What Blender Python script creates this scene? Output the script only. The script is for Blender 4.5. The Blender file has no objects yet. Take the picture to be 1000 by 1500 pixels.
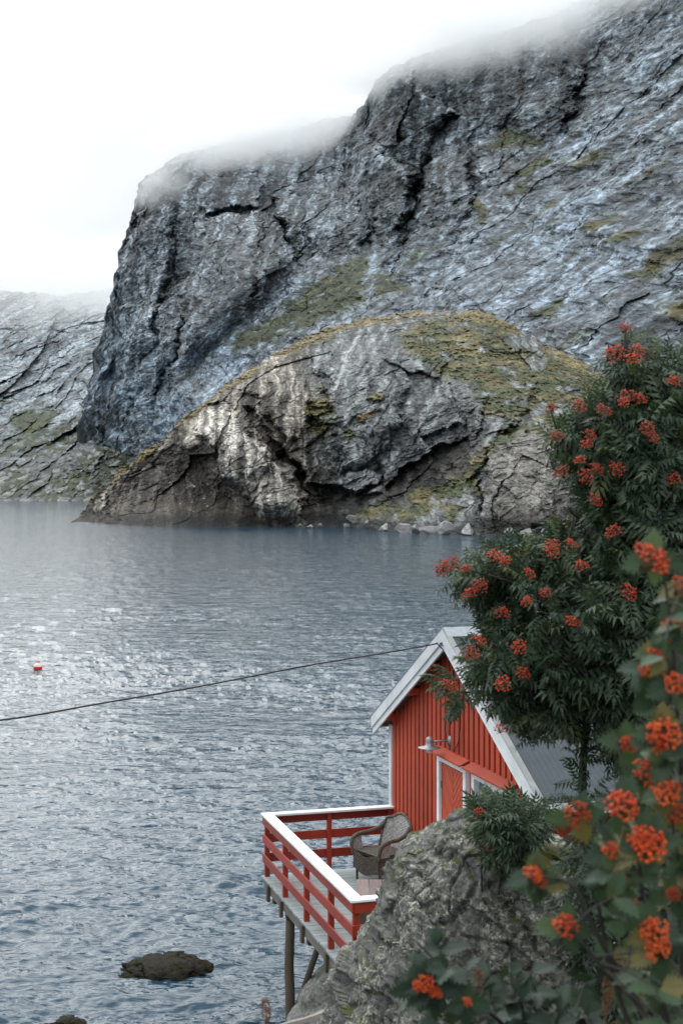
import bpy, math, random
import numpy as np
from mathutils import Vector, Matrix

# ------------------------------------------------------------------ camera, sky, sun, exposure
sc = bpy.context.scene
col = sc.collection
F = 2083.0            # focal length in pixels of the 1000 x 1500 photograph
CZ = 8.2              # camera height above the water
HY = 716.0            # pixel row of the horizon
def P(px, py, Y):     # a pixel and a distance give a point in metres
    return Vector(((px - 500.0) / F * Y, Y, CZ + (HY - py) / F * Y))
def onz(px, py, z):   # a pixel on a level plane
    return P(px, py, (CZ - z) * F / (py - HY))

cam_d = bpy.data.cameras.new('camera'); cam = bpy.data.objects.new('camera', cam_d); col.objects.link(cam)
cam.location = (0, 0, CZ); cam.rotation_euler = (math.pi / 2, 0, 0)
cam_d.sensor_fit = 'VERTICAL'; cam_d.sensor_height = 36.0; cam_d.lens = 36.0 * F / 1500.0
cam_d.shift_y = -(750 - HY) / 1500.0
cam_d.clip_end = 20000; cam_d.clip_start = 0.1
cam_d.dof.use_dof = True; cam_d.dof.focus_distance = 34.0; cam_d.dof.aperture_fstop = 5.0
sc.camera = cam

SUN_EL, SUN_AZ = math.radians(30), math.radians(-26)     # azimuth from +Y towards +X: the sun stands to the left
w = bpy.data.worlds.new('World'); sc.world = w; w.use_nodes = True
nt = w.node_tree; nt.nodes.clear()
wo = nt.nodes.new('ShaderNodeOutputWorld'); bg = nt.nodes.new('ShaderNodeBackground')
sky = nt.nodes.new('ShaderNodeTexSky'); sky.sky_type = 'NISHITA'; sky.sun_disc = False
sky.sun_elevation = SUN_EL; sky.sun_rotation = SUN_AZ; sky.air_density = 1.0; sky.dust_density = 4.0; sky.ozone_density = 1.0
hs = nt.nodes.new('ShaderNodeHueSaturation'); hs.inputs['Saturation'].default_value = 0.10
# an overcast deck: even pale cloud over most of the sky, softly broken
tc = nt.nodes.new('ShaderNodeTexCoord'); nz = nt.nodes.new('ShaderNodeTexNoise')
mp = nt.nodes.new('ShaderNodeMapping'); mp.inputs['Scale'].default_value = (1.0, 1.0, 2.2)
nz.inputs['Scale'].default_value = 2.2; nz.inputs['Detail'].default_value = 4; nz.inputs['Roughness'].default_value = 0.45
nt.links.new(tc.outputs['Generated'], mp.inputs['Vector']); nt.links.new(mp.outputs['Vector'], nz.inputs['Vector'])
rm = nt.nodes.new('ShaderNodeValToRGB')
rm.color_ramp.elements[0].position = 0.36; rm.color_ramp.elements[0].color = (6.6, 7.3, 7.8, 1)
rm.color_ramp.elements[1].position = 0.62; rm.color_ramp.elements[1].color = (8.3, 8.6, 8.8, 1)
mx = nt.nodes.new('ShaderNodeMixRGB'); mx.inputs['Fac'].default_value = 0.94
nt.links.new(nz.outputs['Fac'], rm.inputs['Fac'])
nt.links.new(sky.outputs['Color'], hs.inputs['Color']); nt.links.new(hs.outputs['Color'], mx.inputs['Color1'])
nt.links.new(rm.outputs['Color'], mx.inputs['Color2'])
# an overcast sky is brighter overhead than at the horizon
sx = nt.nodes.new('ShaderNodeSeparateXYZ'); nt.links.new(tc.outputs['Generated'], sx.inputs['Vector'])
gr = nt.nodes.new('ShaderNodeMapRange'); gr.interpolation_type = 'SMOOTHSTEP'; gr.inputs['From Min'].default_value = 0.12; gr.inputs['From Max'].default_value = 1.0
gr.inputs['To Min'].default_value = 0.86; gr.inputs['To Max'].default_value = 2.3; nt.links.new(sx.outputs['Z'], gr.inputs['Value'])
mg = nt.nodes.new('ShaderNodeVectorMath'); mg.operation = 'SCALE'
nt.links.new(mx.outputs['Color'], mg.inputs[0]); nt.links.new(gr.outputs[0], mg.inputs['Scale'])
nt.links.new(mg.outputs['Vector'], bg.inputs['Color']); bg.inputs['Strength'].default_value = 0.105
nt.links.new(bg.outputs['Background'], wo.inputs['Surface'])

sun_d = bpy.data.lights.new('sun', 'SUN'); sun_d.energy = 1.3; sun_d.angle = math.radians(64); sun_d.color = (1.0, 0.965, 0.91)
sun = bpy.data.objects.new('sun', sun_d); col.objects.link(sun)
sd = Vector((math.sin(SUN_AZ) * math.cos(SUN_EL), math.cos(SUN_AZ) * math.cos(SUN_EL), math.sin(SUN_EL)))
sun.rotation_euler = sd.to_track_quat('Z', 'Y').to_euler(); sun.location = (-30, 60, 60)

vs = sc.view_settings; vs.view_transform = 'Standard'; vs.look = 'None'; vs.gamma = 1; vs.use_curve_mapping = False
vs.exposure = 0.24
sc.render.film_transparent = False
sc.cycles.max_bounces = 12; sc.cycles.diffuse_bounces = 3; sc.cycles.glossy_bounces = 3
sc.cycles.transmission_bounces = 4; sc.cycles.transparent_max_bounces = 6; sc.cycles.volume_bounces = 12
sc.cycles.volume_step_rate = 1.0; sc.cycles.caustics_reflective = False; sc.cycles.caustics_refractive = False
sc.cycles.use_adaptive_sampling = True; sc.cycles.adaptive_threshold = 0.015
try:
    sc.cycles.use_denoising = True; sc.cycles.denoiser = 'OPENIMAGEDENOISE'
except Exception:
    pass
random.seed(7); rng = np.random.default_rng(7)

# ------------------------------------------------------------------ numpy noise
def _h(ix, iy, iz, seed):
    n = (ix.astype(np.int64) * 374761393 + iy.astype(np.int64) * 668265263 + iz.astype(np.int64) * 2147483647 + seed * 1274126177) & 0xffffffff
    n = ((n ^ (n >> 13)) * 1274126177) & 0xffffffff
    n = ((n ^ (n >> 16)) * 2246822519) & 0xffffffff
    return ((n ^ (n >> 15)) & 0xffffff).astype(np.float32) / np.float32(0xffffff)
def vnoise2(x, y, seed=0):            # gradient noise, about -0.7 .. 0.7
    ix = np.floor(x); iy = np.floor(y); fx = (x - ix).astype(np.float32); fy = (y - iy).astype(np.float32)
    ix = ix.astype(np.int64); iy = iy.astype(np.int64)
    z0 = np.zeros_like(ix)
    def g(a, b):
        t = _h(ix + a, iy + b, z0, seed) * np.float32(6.2831853)
        return np.cos(t) * (fx - a) + np.sin(t) * (fy - b)
    u = fx * fx * fx * (fx * (fx * 6 - 15) + 10); v = fy * fy * fy * (fy * (fy * 6 - 15) + 10)
    a = g(0, 0); b = g(1, 0); c = g(0, 1); d = g(1, 1)
    return (a + u * (b - a)) * (1 - v) + (c + u * (d - c)) * v
def fbm2(x, y, o=4, seed=0, gain=0.5, lac=2.03):
    s = 0; a = 1.0; t = 0
    for i in range(o):
        s = s + a * vnoise2(x, y, seed + i * 17); t += a; a *= gain
        x = x * lac + 13.7; y = y * lac + 5.1
    return s / t * 1.6
def ridged2(x, y, o=4, seed=0, gain=0.5):
    s = 0; a = 1.0; t = 0
    for i in range(o):
        s = s + a * (1 - np.abs(vnoise2(x, y, seed + i * 31)) * 2.2); t += a; a *= gain
        x = x * 2.07 + 3.1; y = y * 2.07 + 7.9
    return s / t
def voro2(x, y, seed=0, off=1.0):              # F1, F2, random tilt facet height, cell random
    ix = np.floor(x).astype(np.int64); iy = np.floor(y).astype(np.int64); z0 = np.zeros_like(ix)
    f1 = np.full(x.shape, 9.0, np.float32); f2 = f1.copy(); fac = np.zeros_like(f1); rnd = np.zeros_like(f1)
    for a in (-1, 0, 1):
        for b in (-1, 0, 1):
            cx = ix + a; cy = iy + b
            jx = cx + _h(cx, cy, z0, seed); jy = cy + _h(cx, cy, z0, seed + 1)
            dx = (x - jx).astype(np.float32); dy = (y - jy).astype(np.float32); d = np.sqrt(dx * dx + dy * dy)
            r = _h(cx, cy, z0, seed + 2); t1 = _h(cx, cy, z0, seed + 3) - 0.5; t2 = _h(cx, cy, z0, seed + 4) - 0.5
            near = d < f1
            f2 = np.where(near, f1, np.minimum(f2, d))
            fac = np.where(near, t1 * 2 * dx + t2 * 2 * dy + off * (r - 0.5), fac); rnd = np.where(near, r, rnd)
            f1 = np.where(near, d, f1)
    return f1, f2, fac, rnd
def noise3(x, y, z, seed=0):
    ix = np.floor(x); iy = np.floor(y); iz = np.floor(z)
    fx = (x - ix).astype(np.float32); fy = (y - iy).astype(np.float32); fz = (z - iz).astype(np.float32)
    ix = ix.astype(np.int64); iy = iy.astype(np.int64); iz = iz.astype(np.int64)
    def s(f): return f * f * f * (f * (f * 6 - 15) + 10)
    u = s(fx); v = s(fy); q = s(fz)
    def g(a, b, c):
        t = _h(ix + a, iy + b, iz + c, seed) * np.float32(6.2831853); p = _h(ix + a, iy + b, iz + c, seed + 5) * 2 - 1
        r = np.sqrt(np.maximum(0, 1 - p * p))
        return np.cos(t) * r * (fx - a) + np.sin(t) * r * (fy - b) + p * (fz - c)
    def L(a, b, t): return a + t * (b - a)
    return L(L(L(g(0,0,0), g(1,0,0), u), L(g(0,1,0), g(1,1,0), u), v), L(L(g(0,0,1), g(1,0,1), u), L(g(0,1,1), g(1,1,1), u), v), q)
def fbm3(p, sc_, o=4, seed=0, gain=0.5):
    s = 0; a = 1.0; t = 0; x, y, z = p[0] * sc_, p[1] * sc_, p[2] * sc_
    for i in range(o):
        s = s + a * noise3(x, y, z, seed + 11 * i); t += a; a *= gain; x = x * 2.03 + 1.7; y = y * 2.03 + 9.2; z = z * 2.03 + 4.4
    return s / t * 1.6
def sstep(a, b, x):
    t = np.clip((x - a) / (b - a), 0, 1); return t * t * (3 - 2 * t)
def lerp(a, b, t): return a + (b - a) * t
def rbf(pts, X, Y, eps=1.0):           # linear radial basis surface through control points
    pts = np.array(pts, float); n = len(pts)
    d = np.sqrt((pts[:, None, 0] - pts[None, :, 0]) ** 2 + (pts[:, None, 1] - pts[None, :, 1]) ** 2)
    A = np.zeros((n + 3, n + 3)); A[:n, :n] = d; A[:n, n] = 1; A[:n, n + 1] = pts[:, 0] / 1000; A[:n, n + 2] = pts[:, 1] / 1000
    A[n:, :n] = A[:n, n:].T
    b = np.zeros(n + 3); b[:n] = pts[:, 2]
    c = np.linalg.solve(A, b)
    out = c[n] + c[n + 1] * X / 1000 + c[n + 2] * Y / 1000
    for i in range(n):
        out = out + c[i] * np.sqrt((X - pts[i, 0]) ** 2 + (Y - pts[i, 1]) ** 2 + 36.0)
    return out
def polydist(poly, X, Y):              # signed distance to a polygon, positive inside
    poly = np.array(poly, float); n = len(poly)
    d = np.full(X.shape, 1e9); ins = np.zeros(X.shape, bool)
    for i in range(n):
        x0, y0 = poly[i]; x1, y1 = poly[(i + 1) % n]
        ex, ey = x1 - x0, y1 - y0
        t = np.clip(((X - x0) * ex + (Y - y0) * ey) / (ex * ex + ey * ey + 1e-9), 0, 1)
        d = np.minimum(d, (X - x0 - t * ex) ** 2 + (Y - y0 - t * ey) ** 2)
        c = ((y0 > Y) != (y1 > Y)) & (X < (x1 - x0) * (Y - y0) / (y1 - y0 + 1e-12) + x0)
        ins ^= c
    d = np.sqrt(d)
    return np.where(ins, d, -d)
def linedist(line, X, Y):
    d = np.full(X.shape, 1e9)
    for (x0, y0), (x1, y1) in zip(line[:-1], line[1:]):
        ex, ey = x1 - x0, y1 - y0
        t = np.clip(((X - x0) * ex + (Y - y0) * ey) / (ex * ex + ey * ey + 1e-9), 0, 1)
        d = np.minimum(d, (X - x0 - t * ex) ** 2 + (Y - y0 - t * ey) ** 2)
    return np.sqrt(d)

# ------------------------------------------------------------------ mesh and tagging helpers
def tag(o, label=None, cat=None, group=None, kind=None):
    if label: o['label'] = label
    if cat: o['category'] = cat
    if group: o['group'] = group
    if kind: o['kind'] = kind
    return o
def link(name, me, mat=None, parent=None):
    o = bpy.data.objects.new(name, me); col.objects.link(o)
    if mat is not None and me is not None and len(me.materials) == 0: me.materials.append(mat)
    if parent is not None: o.parent = parent
    return o
def empty(name, loc=(0, 0, 0), rz=0):
    o = bpy.data.objects.new(name, None); col.objects.link(o); o.location = loc; o.rotation_euler = (0, 0, rz)
    o.empty_display_size = 0.2
    return o
def mesh_np(name, V, Fc, smooth=True, colors=None):
    """V (n,3), Fc (m,k) with one k for all faces"""
    V = np.asarray(V, np.float32); Fc = np.asarray(Fc, np.int32)
    me = bpy.data.meshes.new(name); m, k = Fc.shape
    me.vertices.add(len(V)); me.vertices.foreach_set('co', V.ravel())
    me.loops.add(m * k); me.loops.foreach_set('vertex_index', Fc.ravel())
    me.polygons.add(m); me.polygons.foreach_set('loop_start', np.arange(0, m * k, k, dtype=np.int32))
    try: me.polygons.foreach_set('loop_total', np.full(m, k, np.int32))
    except Exception: pass
    me.polygons.foreach_set('use_smooth', np.full(m, smooth, bool))
    if colors is not None:
        ca = me.color_attributes.new('Col', 'FLOAT_COLOR', 'POINT')
        c4 = np.ones((len(V), 4), np.float32); c4[:, :3] = colors; ca.data.foreach_set('color', c4.ravel())
    me.update(calc_edges=True)
    return me
def grid_faces(r, c, wrap=False):
    i = np.arange(r * c).reshape(r, c)
    if wrap: i = np.concatenate([i, i[:, :1]], 1)
    return np.stack([i[:-1, :-1], i[1:, :-1], i[1:, 1:], i[:-1, 1:]], -1).reshape(-1, 4)
class MB:                               # collects boxes and tubes for one mesh
    def __init__(s): s.v = []; s.f = []; s.sm = []
    def add(s, vs, fs, sm=False):
        n = len(s.v); s.v += [tuple(v) for v in vs]; s.f += [tuple(i + n for i in f) for f in fs]; s.sm += [sm] * len(fs); return s
    def box(s, lo, hi, M=None):
        (a, b, c), (d, e, f) = lo, hi
        vs = [Vector(q) for q in ((a,b,c),(d,b,c),(d,e,c),(a,e,c),(a,b,f),(d,b,f),(d,e,f),(a,e,f))]
        if M is not None: vs = [M @ q for q in vs]
        return s.add(vs, [(0,3,2,1),(4,5,6,7),(0,1,5,4),(1,2,6,5),(2,3,7,6),(3,0,4,7)])
    def prism(s, pts, d):               # extrude a polygon by vector d
        n = len(pts); d = Vector(d); a = [Vector(q) for q in pts]
        return s.add(a + [q + d for q in a], [tuple(range(n))[::-1], tuple(range(n, 2 * n))] + [(i, (i + 1) % n, n + (i + 1) % n, n + i) for i in range(n)])
    def tube(s, pts, rad, n=8, caps=True):
        pts = [Vector(q) for q in pts]
        if not isinstance(rad, (list, tuple)): rad = [rad] * len(pts)
        vs = []; up = None
        for i, q in enumerate(pts):
            t = (pts[min(i + 1, len(pts) - 1)] - pts[max(i - 1, 0)])
            t = t.normalized() if t.length > 1e-9 else Vector((0, 0, 1))
            if up is None:
                up = Vector((0, 0, 1)) if abs(t.z) < 0.9 else Vector((1, 0, 0))
            a = (up - t * up.dot(t)); a = a.normalized() if a.length > 1e-6 else t.orthogonal().normalized()
            up = a; b = t.cross(a)
            for k in range(n):
                an = 2 * math.pi * k / n; vs.append(q + (a * math.cos(an) + b * math.sin(an)) * rad[i])
        fs = [(i * n + k, i * n + (k + 1) % n, (i + 1) * n + (k + 1) % n, (i + 1) * n + k) for i in range(len(pts) - 1) for k in range(n)]
        s.add(vs, fs, True)
        if caps: 
            m = len(s.v) - len(vs)
            s.f += [tuple(m + k for k in range(n))[::-1], tuple(m + (len(pts) - 1) * n + k for k in range(n))]; s.sm += [False, False]
        return s
    def lathe(s, prof, n=24, M=None):
        vs = [Vector((r * math.cos(2 * math.pi * k / n), r * math.sin(2 * math.pi * k / n), z)) for r, z in prof for k in range(n)]
        if M is not None: vs = [M @ q for q in vs]
        return s.add(vs, [(i * n + k, i * n + (k + 1) % n, (i + 1) * n + (k + 1) % n, (i + 1) * n + k) for i in range(len(prof) - 1) for k in range(n)], True)
    def mesh(s, name):
        me = bpy.data.meshes.new(name); me.from_pydata(s.v, [], s.f); me.polygons.foreach_set('use_smooth', s.sm); me.update(); return me
    def build(s, name, mat, parent=None, bevel=0):
        o = link(name, s.mesh(name), mat, parent)
        if bevel:
            b = o.modifiers.new('bevel', 'BEVEL'); b.width = bevel; b.segments = 1; b.limit_method = 'ANGLE'
        return o

# ------------------------------------------------------------------ materials
MAT = {}
def newmat(name):
    m = bpy.data.materials.new(name); m.use_nodes = True; n = m.node_tree.nodes; n.clear()
    out = n.new('ShaderNodeOutputMaterial'); b = n.new('ShaderNodeBsdfPrincipled'); m.node_tree.links.new(b.outputs['BSDF'], out.inputs['Surface'])
    MAT[name] = m
    return m, m.node_tree, b
def N(t, kind, **kw):
    n = t.nodes.new('ShaderNode' + kind)
    for k, v in kw.items():
        if k in n.inputs: n.inputs[k].default_value = v
        else: setattr(n, k, v)
    return n
def ramp(t, src, stops):
    r = N(t, 'ValToRGB'); e = r.color_ramp.elements
    while len(e) < len(stops): e.new(0.5)
    for q, (p, c) in zip(e, stops):
        q.position = p; q.color = (*c, 1) if len(c) == 3 else c
    t.links.new(src, r.inputs['Fac']); return r
def g(v): return (v, v, v)
def mixc(t, a, b, fac, mode='MIX'):
    m = N(t, 'MixRGB', blend_type=mode)
    for s, q in (('Color1', a), ('Color2', b), ('Fac', fac)):
        if isinstance(q, (int, float)): m.inputs[s].default_value = q
        elif isinstance(q, tuple): m.inputs[s].default_value = (*q, 1)
        else: t.links.new(q, m.inputs[s])
    return m.outputs['Color']
def coords(t, scale=(1, 1, 1), which='Object', rot=(0, 0, 0)):
    c = N(t, 'TexCoord'); m = N(t, 'Mapping'); m.inputs['Scale'].default_value = scale; m.inputs['Rotation'].default_value = rot
    t.links.new(c.outputs[which], m.inputs['Vector']); return m.outputs['Vector']
def noise(t, vec, scale, detail=4, rough=0.55, dist=0.0):
    n = N(t, 'TexNoise', Scale=scale, Detail=detail, Roughness=rough, Distortion=dist)
    if vec is not None: t.links.new(vec, n.inputs['Vector'])
    return n.outputs['Fac']
def bump(t, b, h, strength, dist, prev=None):
    n = N(t, 'Bump', Strength=strength, Distance=dist); t.links.new(h, n.inputs['Height'])
    if prev is not None: t.links.new(prev, n.inputs['Normal'])
    t.links.new(n.outputs['Normal'], b.inputs['Normal']); return n.outputs['Normal']
def mat_terrain(name, grain, rough=0.75, bs=0.6, bd=1.0, spec=0.3, lines=0.0, tilt=48):
    m, t, b = newmat(name)
    a = N(t, 'Attribute', attribute_name='Col'); v = coords(t)
    n1 = noise(t, v, grain, 7, 0.72); n2 = noise(t, v, grain * 0.18, 4, 0.6); n4 = noise(t, v, grain * 3.2, 4, 0.7)
    r1 = ramp(t, n1, [(0.30, g(0.50)), (0.5, g(1.0)), (0.70, g(1.5))]); r2 = ramp(t, n2, [(0.3, g(0.85)), (0.7, g(1.15))]); r4 = ramp(t, n4, [(.32, g(.62)), (.5, g(1)), (.68, g(1.42))])
    c = mixc(t, a.outputs['Color'], r1.outputs['Color'], 1.0, 'MULTIPLY'); c = mixc(t, c, r2.outputs['Color'], 1.0, 'MULTIPLY'); c = mixc(t, c, r4.outputs['Color'], 1.0, 'MULTIPLY')
    hgt = n1
    if lines:
        # joints: thin dark lines running with the bedding, broken into short lengths
        rot = (0, math.radians(tilt), 0); acc = None
        for sc_, thin, st_, br in ((lines, .022, (.30, .6, 1.0), .50), (lines * 2.9, .030, (.34, .6, 1.0), .52), (lines * 1.3, .018, (1.0, .6, .22), .55)):
            q = noise(t, coords(t, st_, rot=rot), sc_, 5, .58, .5); l = ramp(t, q, [(.5 - thin, g(1)), (.5 - thin * .25, g(.22)), (.5 + thin * .25, g(.22)), (.5 + thin, g(1))])
            k = ramp(t, noise(t, v, sc_ * .55, 3, .6), [(br - .05, g(0)), (br + .07, g(1))])
            x = mixc(t, (1, 1, 1), l.outputs['Color'], k.outputs['Color']); acc = x if acc is None else mixc(t, acc, x, 1, 'MULTIPLY')
        c = mixc(t, c, acc, 1, 'MULTIPLY')
        hgt = mixc(t, n1, acc, .5, 'MULTIPLY')
    t.links.new(c, b.inputs['Base Color']); b.inputs['Roughness'].default_value = rough; b.inputs['Specular IOR Level'].default_value = spec
    p_ = bump(t, b, hgt, bs, bd); bump(t, b, n4, bs * .8, bd * .35, p_)
    return m
def mat_plain(name, colr, rough=0.6, var=0.15, scale=6.0, bs=0.0, bd=0.01, metallic=0.0, spec=0.4, stretch=(1, 1, 1), randobj=0.0):
    m, t, b = newmat(name)
    v = coords(t, stretch); n1 = noise(t, v, scale, 5, 0.6)
    r = ramp(t, n1, [(0.3, g(1 - var)), (0.7, g(1 + var))])
    c = mixc(t, colr, r.outputs['Color'], 1.0, 'MULTIPLY')
    if randobj:
        oi = N(t, 'ObjectInfo'); rr = ramp(t, oi.outputs['Random'], [(0, g(1 - randobj)), (1, g(1 + randobj))])
        c = mixc(t, c, rr.outputs['Color'], 1.0, 'MULTIPLY')
    t.links.new(c, b.inputs['Base Color']); b.inputs['Roughness'].default_value = rough; b.inputs['Metallic'].default_value = metallic
    b.inputs['Specular IOR Level'].default_value = spec
    if bs: bump(t, b, n1, bs, bd)
    return m

# ------------------------------------------------------------------ terrain
def relief(name, pxs, top, bot, rows, back, ctrl, fy, mat, extra=None, back_rows=14, back_drop=0.25, jag=1.0, lat=4.0):
    """A rock face as a sheet: columns at pxs, rows from the foot (bot) to the crest (top), then over the crest and down behind.
    ctrl: control points (px, py, distance). fy(a, b, X, Y, D) gives the relief in metres (towards the viewer positive) and colours."""
    pxs = np.asarray(pxs, float)
    tp = np.interp(pxs, [q[0] for q in top], [q[1] for q in top]); bt = np.interp(pxs, [q[0] for q in bot], [q[1] for q in bot])
    z1 = np.zeros_like(pxs)
    tp = tp + jag * (fbm2(pxs / 40, z1 + 3.3, 3, 501) * 7 + fbm2(pxs / 9, z1 + 1.3, 4, 503) * 3.2)
    tp = np.minimum(tp, bt - 0.5)
    v = np.linspace(0, 1, rows)[:, None]
    X = np.repeat(pxs[None, :], rows, 0); Y = bt[None, :] + (tp - bt)[None, :] * v
    D = rbf(ctrl, X, Y)
    D = np.maximum(D, 60)
    a = (X - 500) * D / F; b = (HY - Y) * D / F        # metres across and up
    dD, colr = fy(a, b, X, Y, D)
    # round the crest: the surface leans away as it nears the skyline
    crest = (Y - tp[None, :])
    D2 = D - dD
    Xl = lat * (fbm2(a / (lat * 6), b / (lat * 6), 5, 511, .6) * 1.6 + fbm2(a / (lat * 1.5), b / (lat * 1.5), 3, 513, .6) * .5) * (1 + 1.6 * np.exp(-(X - pxs[0]) / 60.0))
    Px = (X - 500) / F * D2 + Xl; Pz = CZ + (HY - Y) / F * D2; Py = D2
    rowsV = [np.stack([Px, Py, Pz], -1)]; rowsC = [colr]
    for k in range(1, back_rows + 1):
        f = k / back_rows
        dist = back * f
        bx = Px[-1] * (1 + dist / Py[-1] * 0.9); by = Py[-1] + dist
        # stays below the sight line to the crest
        bz = CZ + (Pz[-1] - CZ) * (by / Py[-1]) - back_drop * dist - 0.02 * dist - (HY * 0) - (Pz[-1] - CZ) * (dist / Py[-1]) * 1.0 * f
        nn = fbm2(bx / 9, by / 9, 4, 77) * 2.2 * min(1, f * 3)
        rowsV.append(np.stack([bx, by, bz + nn - 2.2 * min(1, f * 3)], -1)[None]); rowsC.append(colr[-1:])
    V = np.concatenate(rowsV, 0); C = np.concatenate(rowsC, 0)
    r, c = V.shape[:2]
    me = mesh_np(name, V.reshape(-1, 3), grid_faces(r, c)[:, ::-1], False, np.clip(C.reshape(-1, 3), 0.004, 0.95))
    o = link(name, me, mat); tag(o, kind='structure')
    return o, (X, Y, D2)

def terrace(n, k, edge=0.22):
    q = n * k; f = np.floor(q); return (f + sstep(0, edge, q - f)) / k
def con(x, k):                          # contrast curve about zero
    return np.tanh(x * k)
def rotn(a, b, deg):
    t = math.radians(deg); return a * math.cos(t) + b * math.sin(t), -a * math.sin(t) + b * math.cos(t)
def idw(pts, X, Y, p=2.5):
    num = 0; den = 0
    for x, y, val in pts:
        w_ = 1.0 / (((X - x) ** 2 + (Y - y) ** 2) + 400.0) ** (p / 2); num = num + w_ * val; den = den + w_
    return num / den
def quarter(d, soft):                  # quarter-round rise from an outline
    t = np.clip(d / soft, 0, 1); return np.sqrt(np.clip(1 - (1 - t) ** 2, 0, 1))
def mask(poly, X, Y, soft, wob=None):
    d = polydist(poly, X, Y)
    if wob is not None: d = d + wob
    return sstep(-soft, soft, d)

mat_mountain = mat_terrain('mountain_rock', 0.35, 0.7, 0.9, 2.0, 0.3, 0.075)
mat_headland = mat_terrain('headland_rock', 0.9, 0.75, 0.9, 0.8, 0.3, 0.17, 40)

# ---- the great cliff behind the headland
def massif_fy(a, b, X, Y, D):
    wx = fbm2(X / 60, Y / 60, 6, 5, .6) * 20; wy = fbm2(X / 60 + 9, Y / 60, 6, 8, .6) * 20      # wobble of outlines, px
    Xw, Yw = X + wx, Y + wy
    r = np.zeros_like(X)
    # big forms (outline in the picture, height in metres towards the viewer, roundness in px)
    big = [([(296,330),(310,316),(335,310),(360,318),(385,308),(402,335),(420,352),(445,385),(452,400),(400,440),(352,488),(300,540),(262,600),(245,600),(258,500),(272,420),(284,360)], 46, 20),
           ([(405,290),(430,268),(470,258),(505,268),(525,300),(540,345),(520,370),(480,380),(450,392),(425,350),(402,325)], 40, 26),
           ([(300,262),(340,252),(374,256),(376,308),(340,300),(300,318),(292,300)], 16, 5),
           ([(548,150),(570,118),(610,105),(640,140),(668,165),(655,178),(628,200),(612,250),(580,245),(552,222),(540,190)], 30, 22),
           ([(552,222),(585,238),(612,252),(606,300),(590,350),(570,380),(545,345),(538,280)], 30, 14),
           ([(655,180),(690,150),(720,110),(760,90),(820,80),(845,110),(838,170),(800,195),(750,190),(710,200),(672,235),(628,238)], 26, 22),
           ([(628,240),(660,215),(690,230),(700,280),(680,330),(640,360),(610,350),(612,290)], 22, 12),
           ([(205,290),(240,250),(258,262),(262,330),(245,420),(225,500),(185,560),(150,570),(160,470),(176,385)], 22, 20),
           ([(200,470),(240,440),(262,452),(252,520),(225,600),(180,640),(160,600)], 16, 16),
           ([(150,520),(158,515),(165,530),(160,548),(146,546)], 20, 8)]
    foot = [(0, 540 - .92 * (X - 300) - Y), (1, 388 - Y), (3, 262 - Y + (X - 560) * -.3), (4, 375 - Y), (5, 215 - Y), (6, 345 - Y), (7, 560 - Y), (8, 640 - Y)]
    foot = {k_: sstep(0, 75, v_) for k_, v_ in foot}       # forms merge into the slope at their foot, without an overhang
    for k_, (poly, h, s) in enumerate(big):
        r = r + h * quarter(polydist(poly, Xw, Yw), s) * foot.get(k_, 1.0)
    # gullies
    for ln, dep, wd in [([(628,232),(612,262),(600,300),(588,345),(575,400)], 40, 9), ([(540,180),(538,240),(545,300),(540,360)], 26, 9),
                        ([(255,270),(262,330),(255,400),(275,430)], 16, 6), ([(402,300),(410,340),(400,380)], 12, 6),
                        ([(846,60),(842,110),(848,170),(820,200)], 26, 12), ([(372,430),(380,400),(374,360)], 14, 5), ([(700,240),(690,300),(660,360),(640,420)], 16, 9)]:
        d = linedist(ln, Xw, Yw); r = r - dep * .42 * np.exp(-d / wd * 1.1)
    # ledges rising to the right on the slabs: steps
    wl = idw([(700,420,1),(850,350,1),(950,200,1),(950,450,1),(620,420,.8),(330,560,.7),(250,640,.7),(450,480,.5),(400,350,0),(330,300,0),(200,400,.15),(600,250,0.1),(560,150,0),(740,140,0.05),(850,60,.2),(1000,60,.8),(130,640,.3)], X, Y)
    wc = 1 - wl
    smooth = 1 - .72 * np.clip(mask([(305,352),(360,345),(374,400),(380,450),(330,500),(285,530),(282,430)], Xw, Yw, 7) + mask([(300,264),(374,258),(374,306),(340,300),(300,312)], Xw, Yw, 4)
                          + .75 * mask([(225,620),(300,500),(420,470),(400,540),(280,640),(200,690),(180,640)], Xw, Yw, 18) + .6 * mask([(560,500),(640,420),(720,330),(800,300),(760,420),(700,480)], Xw, Yw, 25), 0, 1)
    big_r = r; r = np.zeros_like(X)
    # block facets, steep on the cliffs, diagonal on the slabs
    for sc_, amp, ang, el, wgt, seed in [(75,12,78,1.8,wc,3),(33,8.5,72,2.0,wc,13),(14,4.2,78,3.0,wc,23),(6.5,1.9,72,3.2,wc,26),(3.2,.65,70,2.0,wc,28),(1.5,.28,60,1.8,wc,30),
                                    (60,3.5,38,3.0,wl,33),(22,3.6,41,4.5,wl,43),(10,2.2,39,5.5,wl,53),(4.6,1.1,42,5.5,wl,56),(2.2,.55,39,5.0,wl,58),(1.1,.25,41,4.0,wl,59)]:
        u, v_ = rotn(a + fbm2(a / sc_, b / sc_, 2, seed + 1) * sc_ * .22, b + fbm2(a / sc_ + 5, b / sc_, 2, seed + 2) * sc_ * .22, ang)
        f1, f2, fac, rnd = voro2(u / (sc_ * el), v_ / sc_, seed, .22 if sc_ > 14 else .7)
        r = r + wgt * amp * (fac * 1.1 - 0.16 * (rnd > .7) * np.exp(-((f2 - f1) / 0.05) ** 2))
    u, v_ = rotn(a, b, 40)
    r = r + wl * ((ridged2(u / 90, v_ / 5, 5, 65, .65) - .5) * 1.5)
    u, v_ = rotn(a, b, 76)
    r = r + wc * (ridged2(u / 40, v_ / 7, 5, 73, .65) - .5) * 1.8 + fbm2(a / 3, b / 3, 4, 92, .7) * .7
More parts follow.
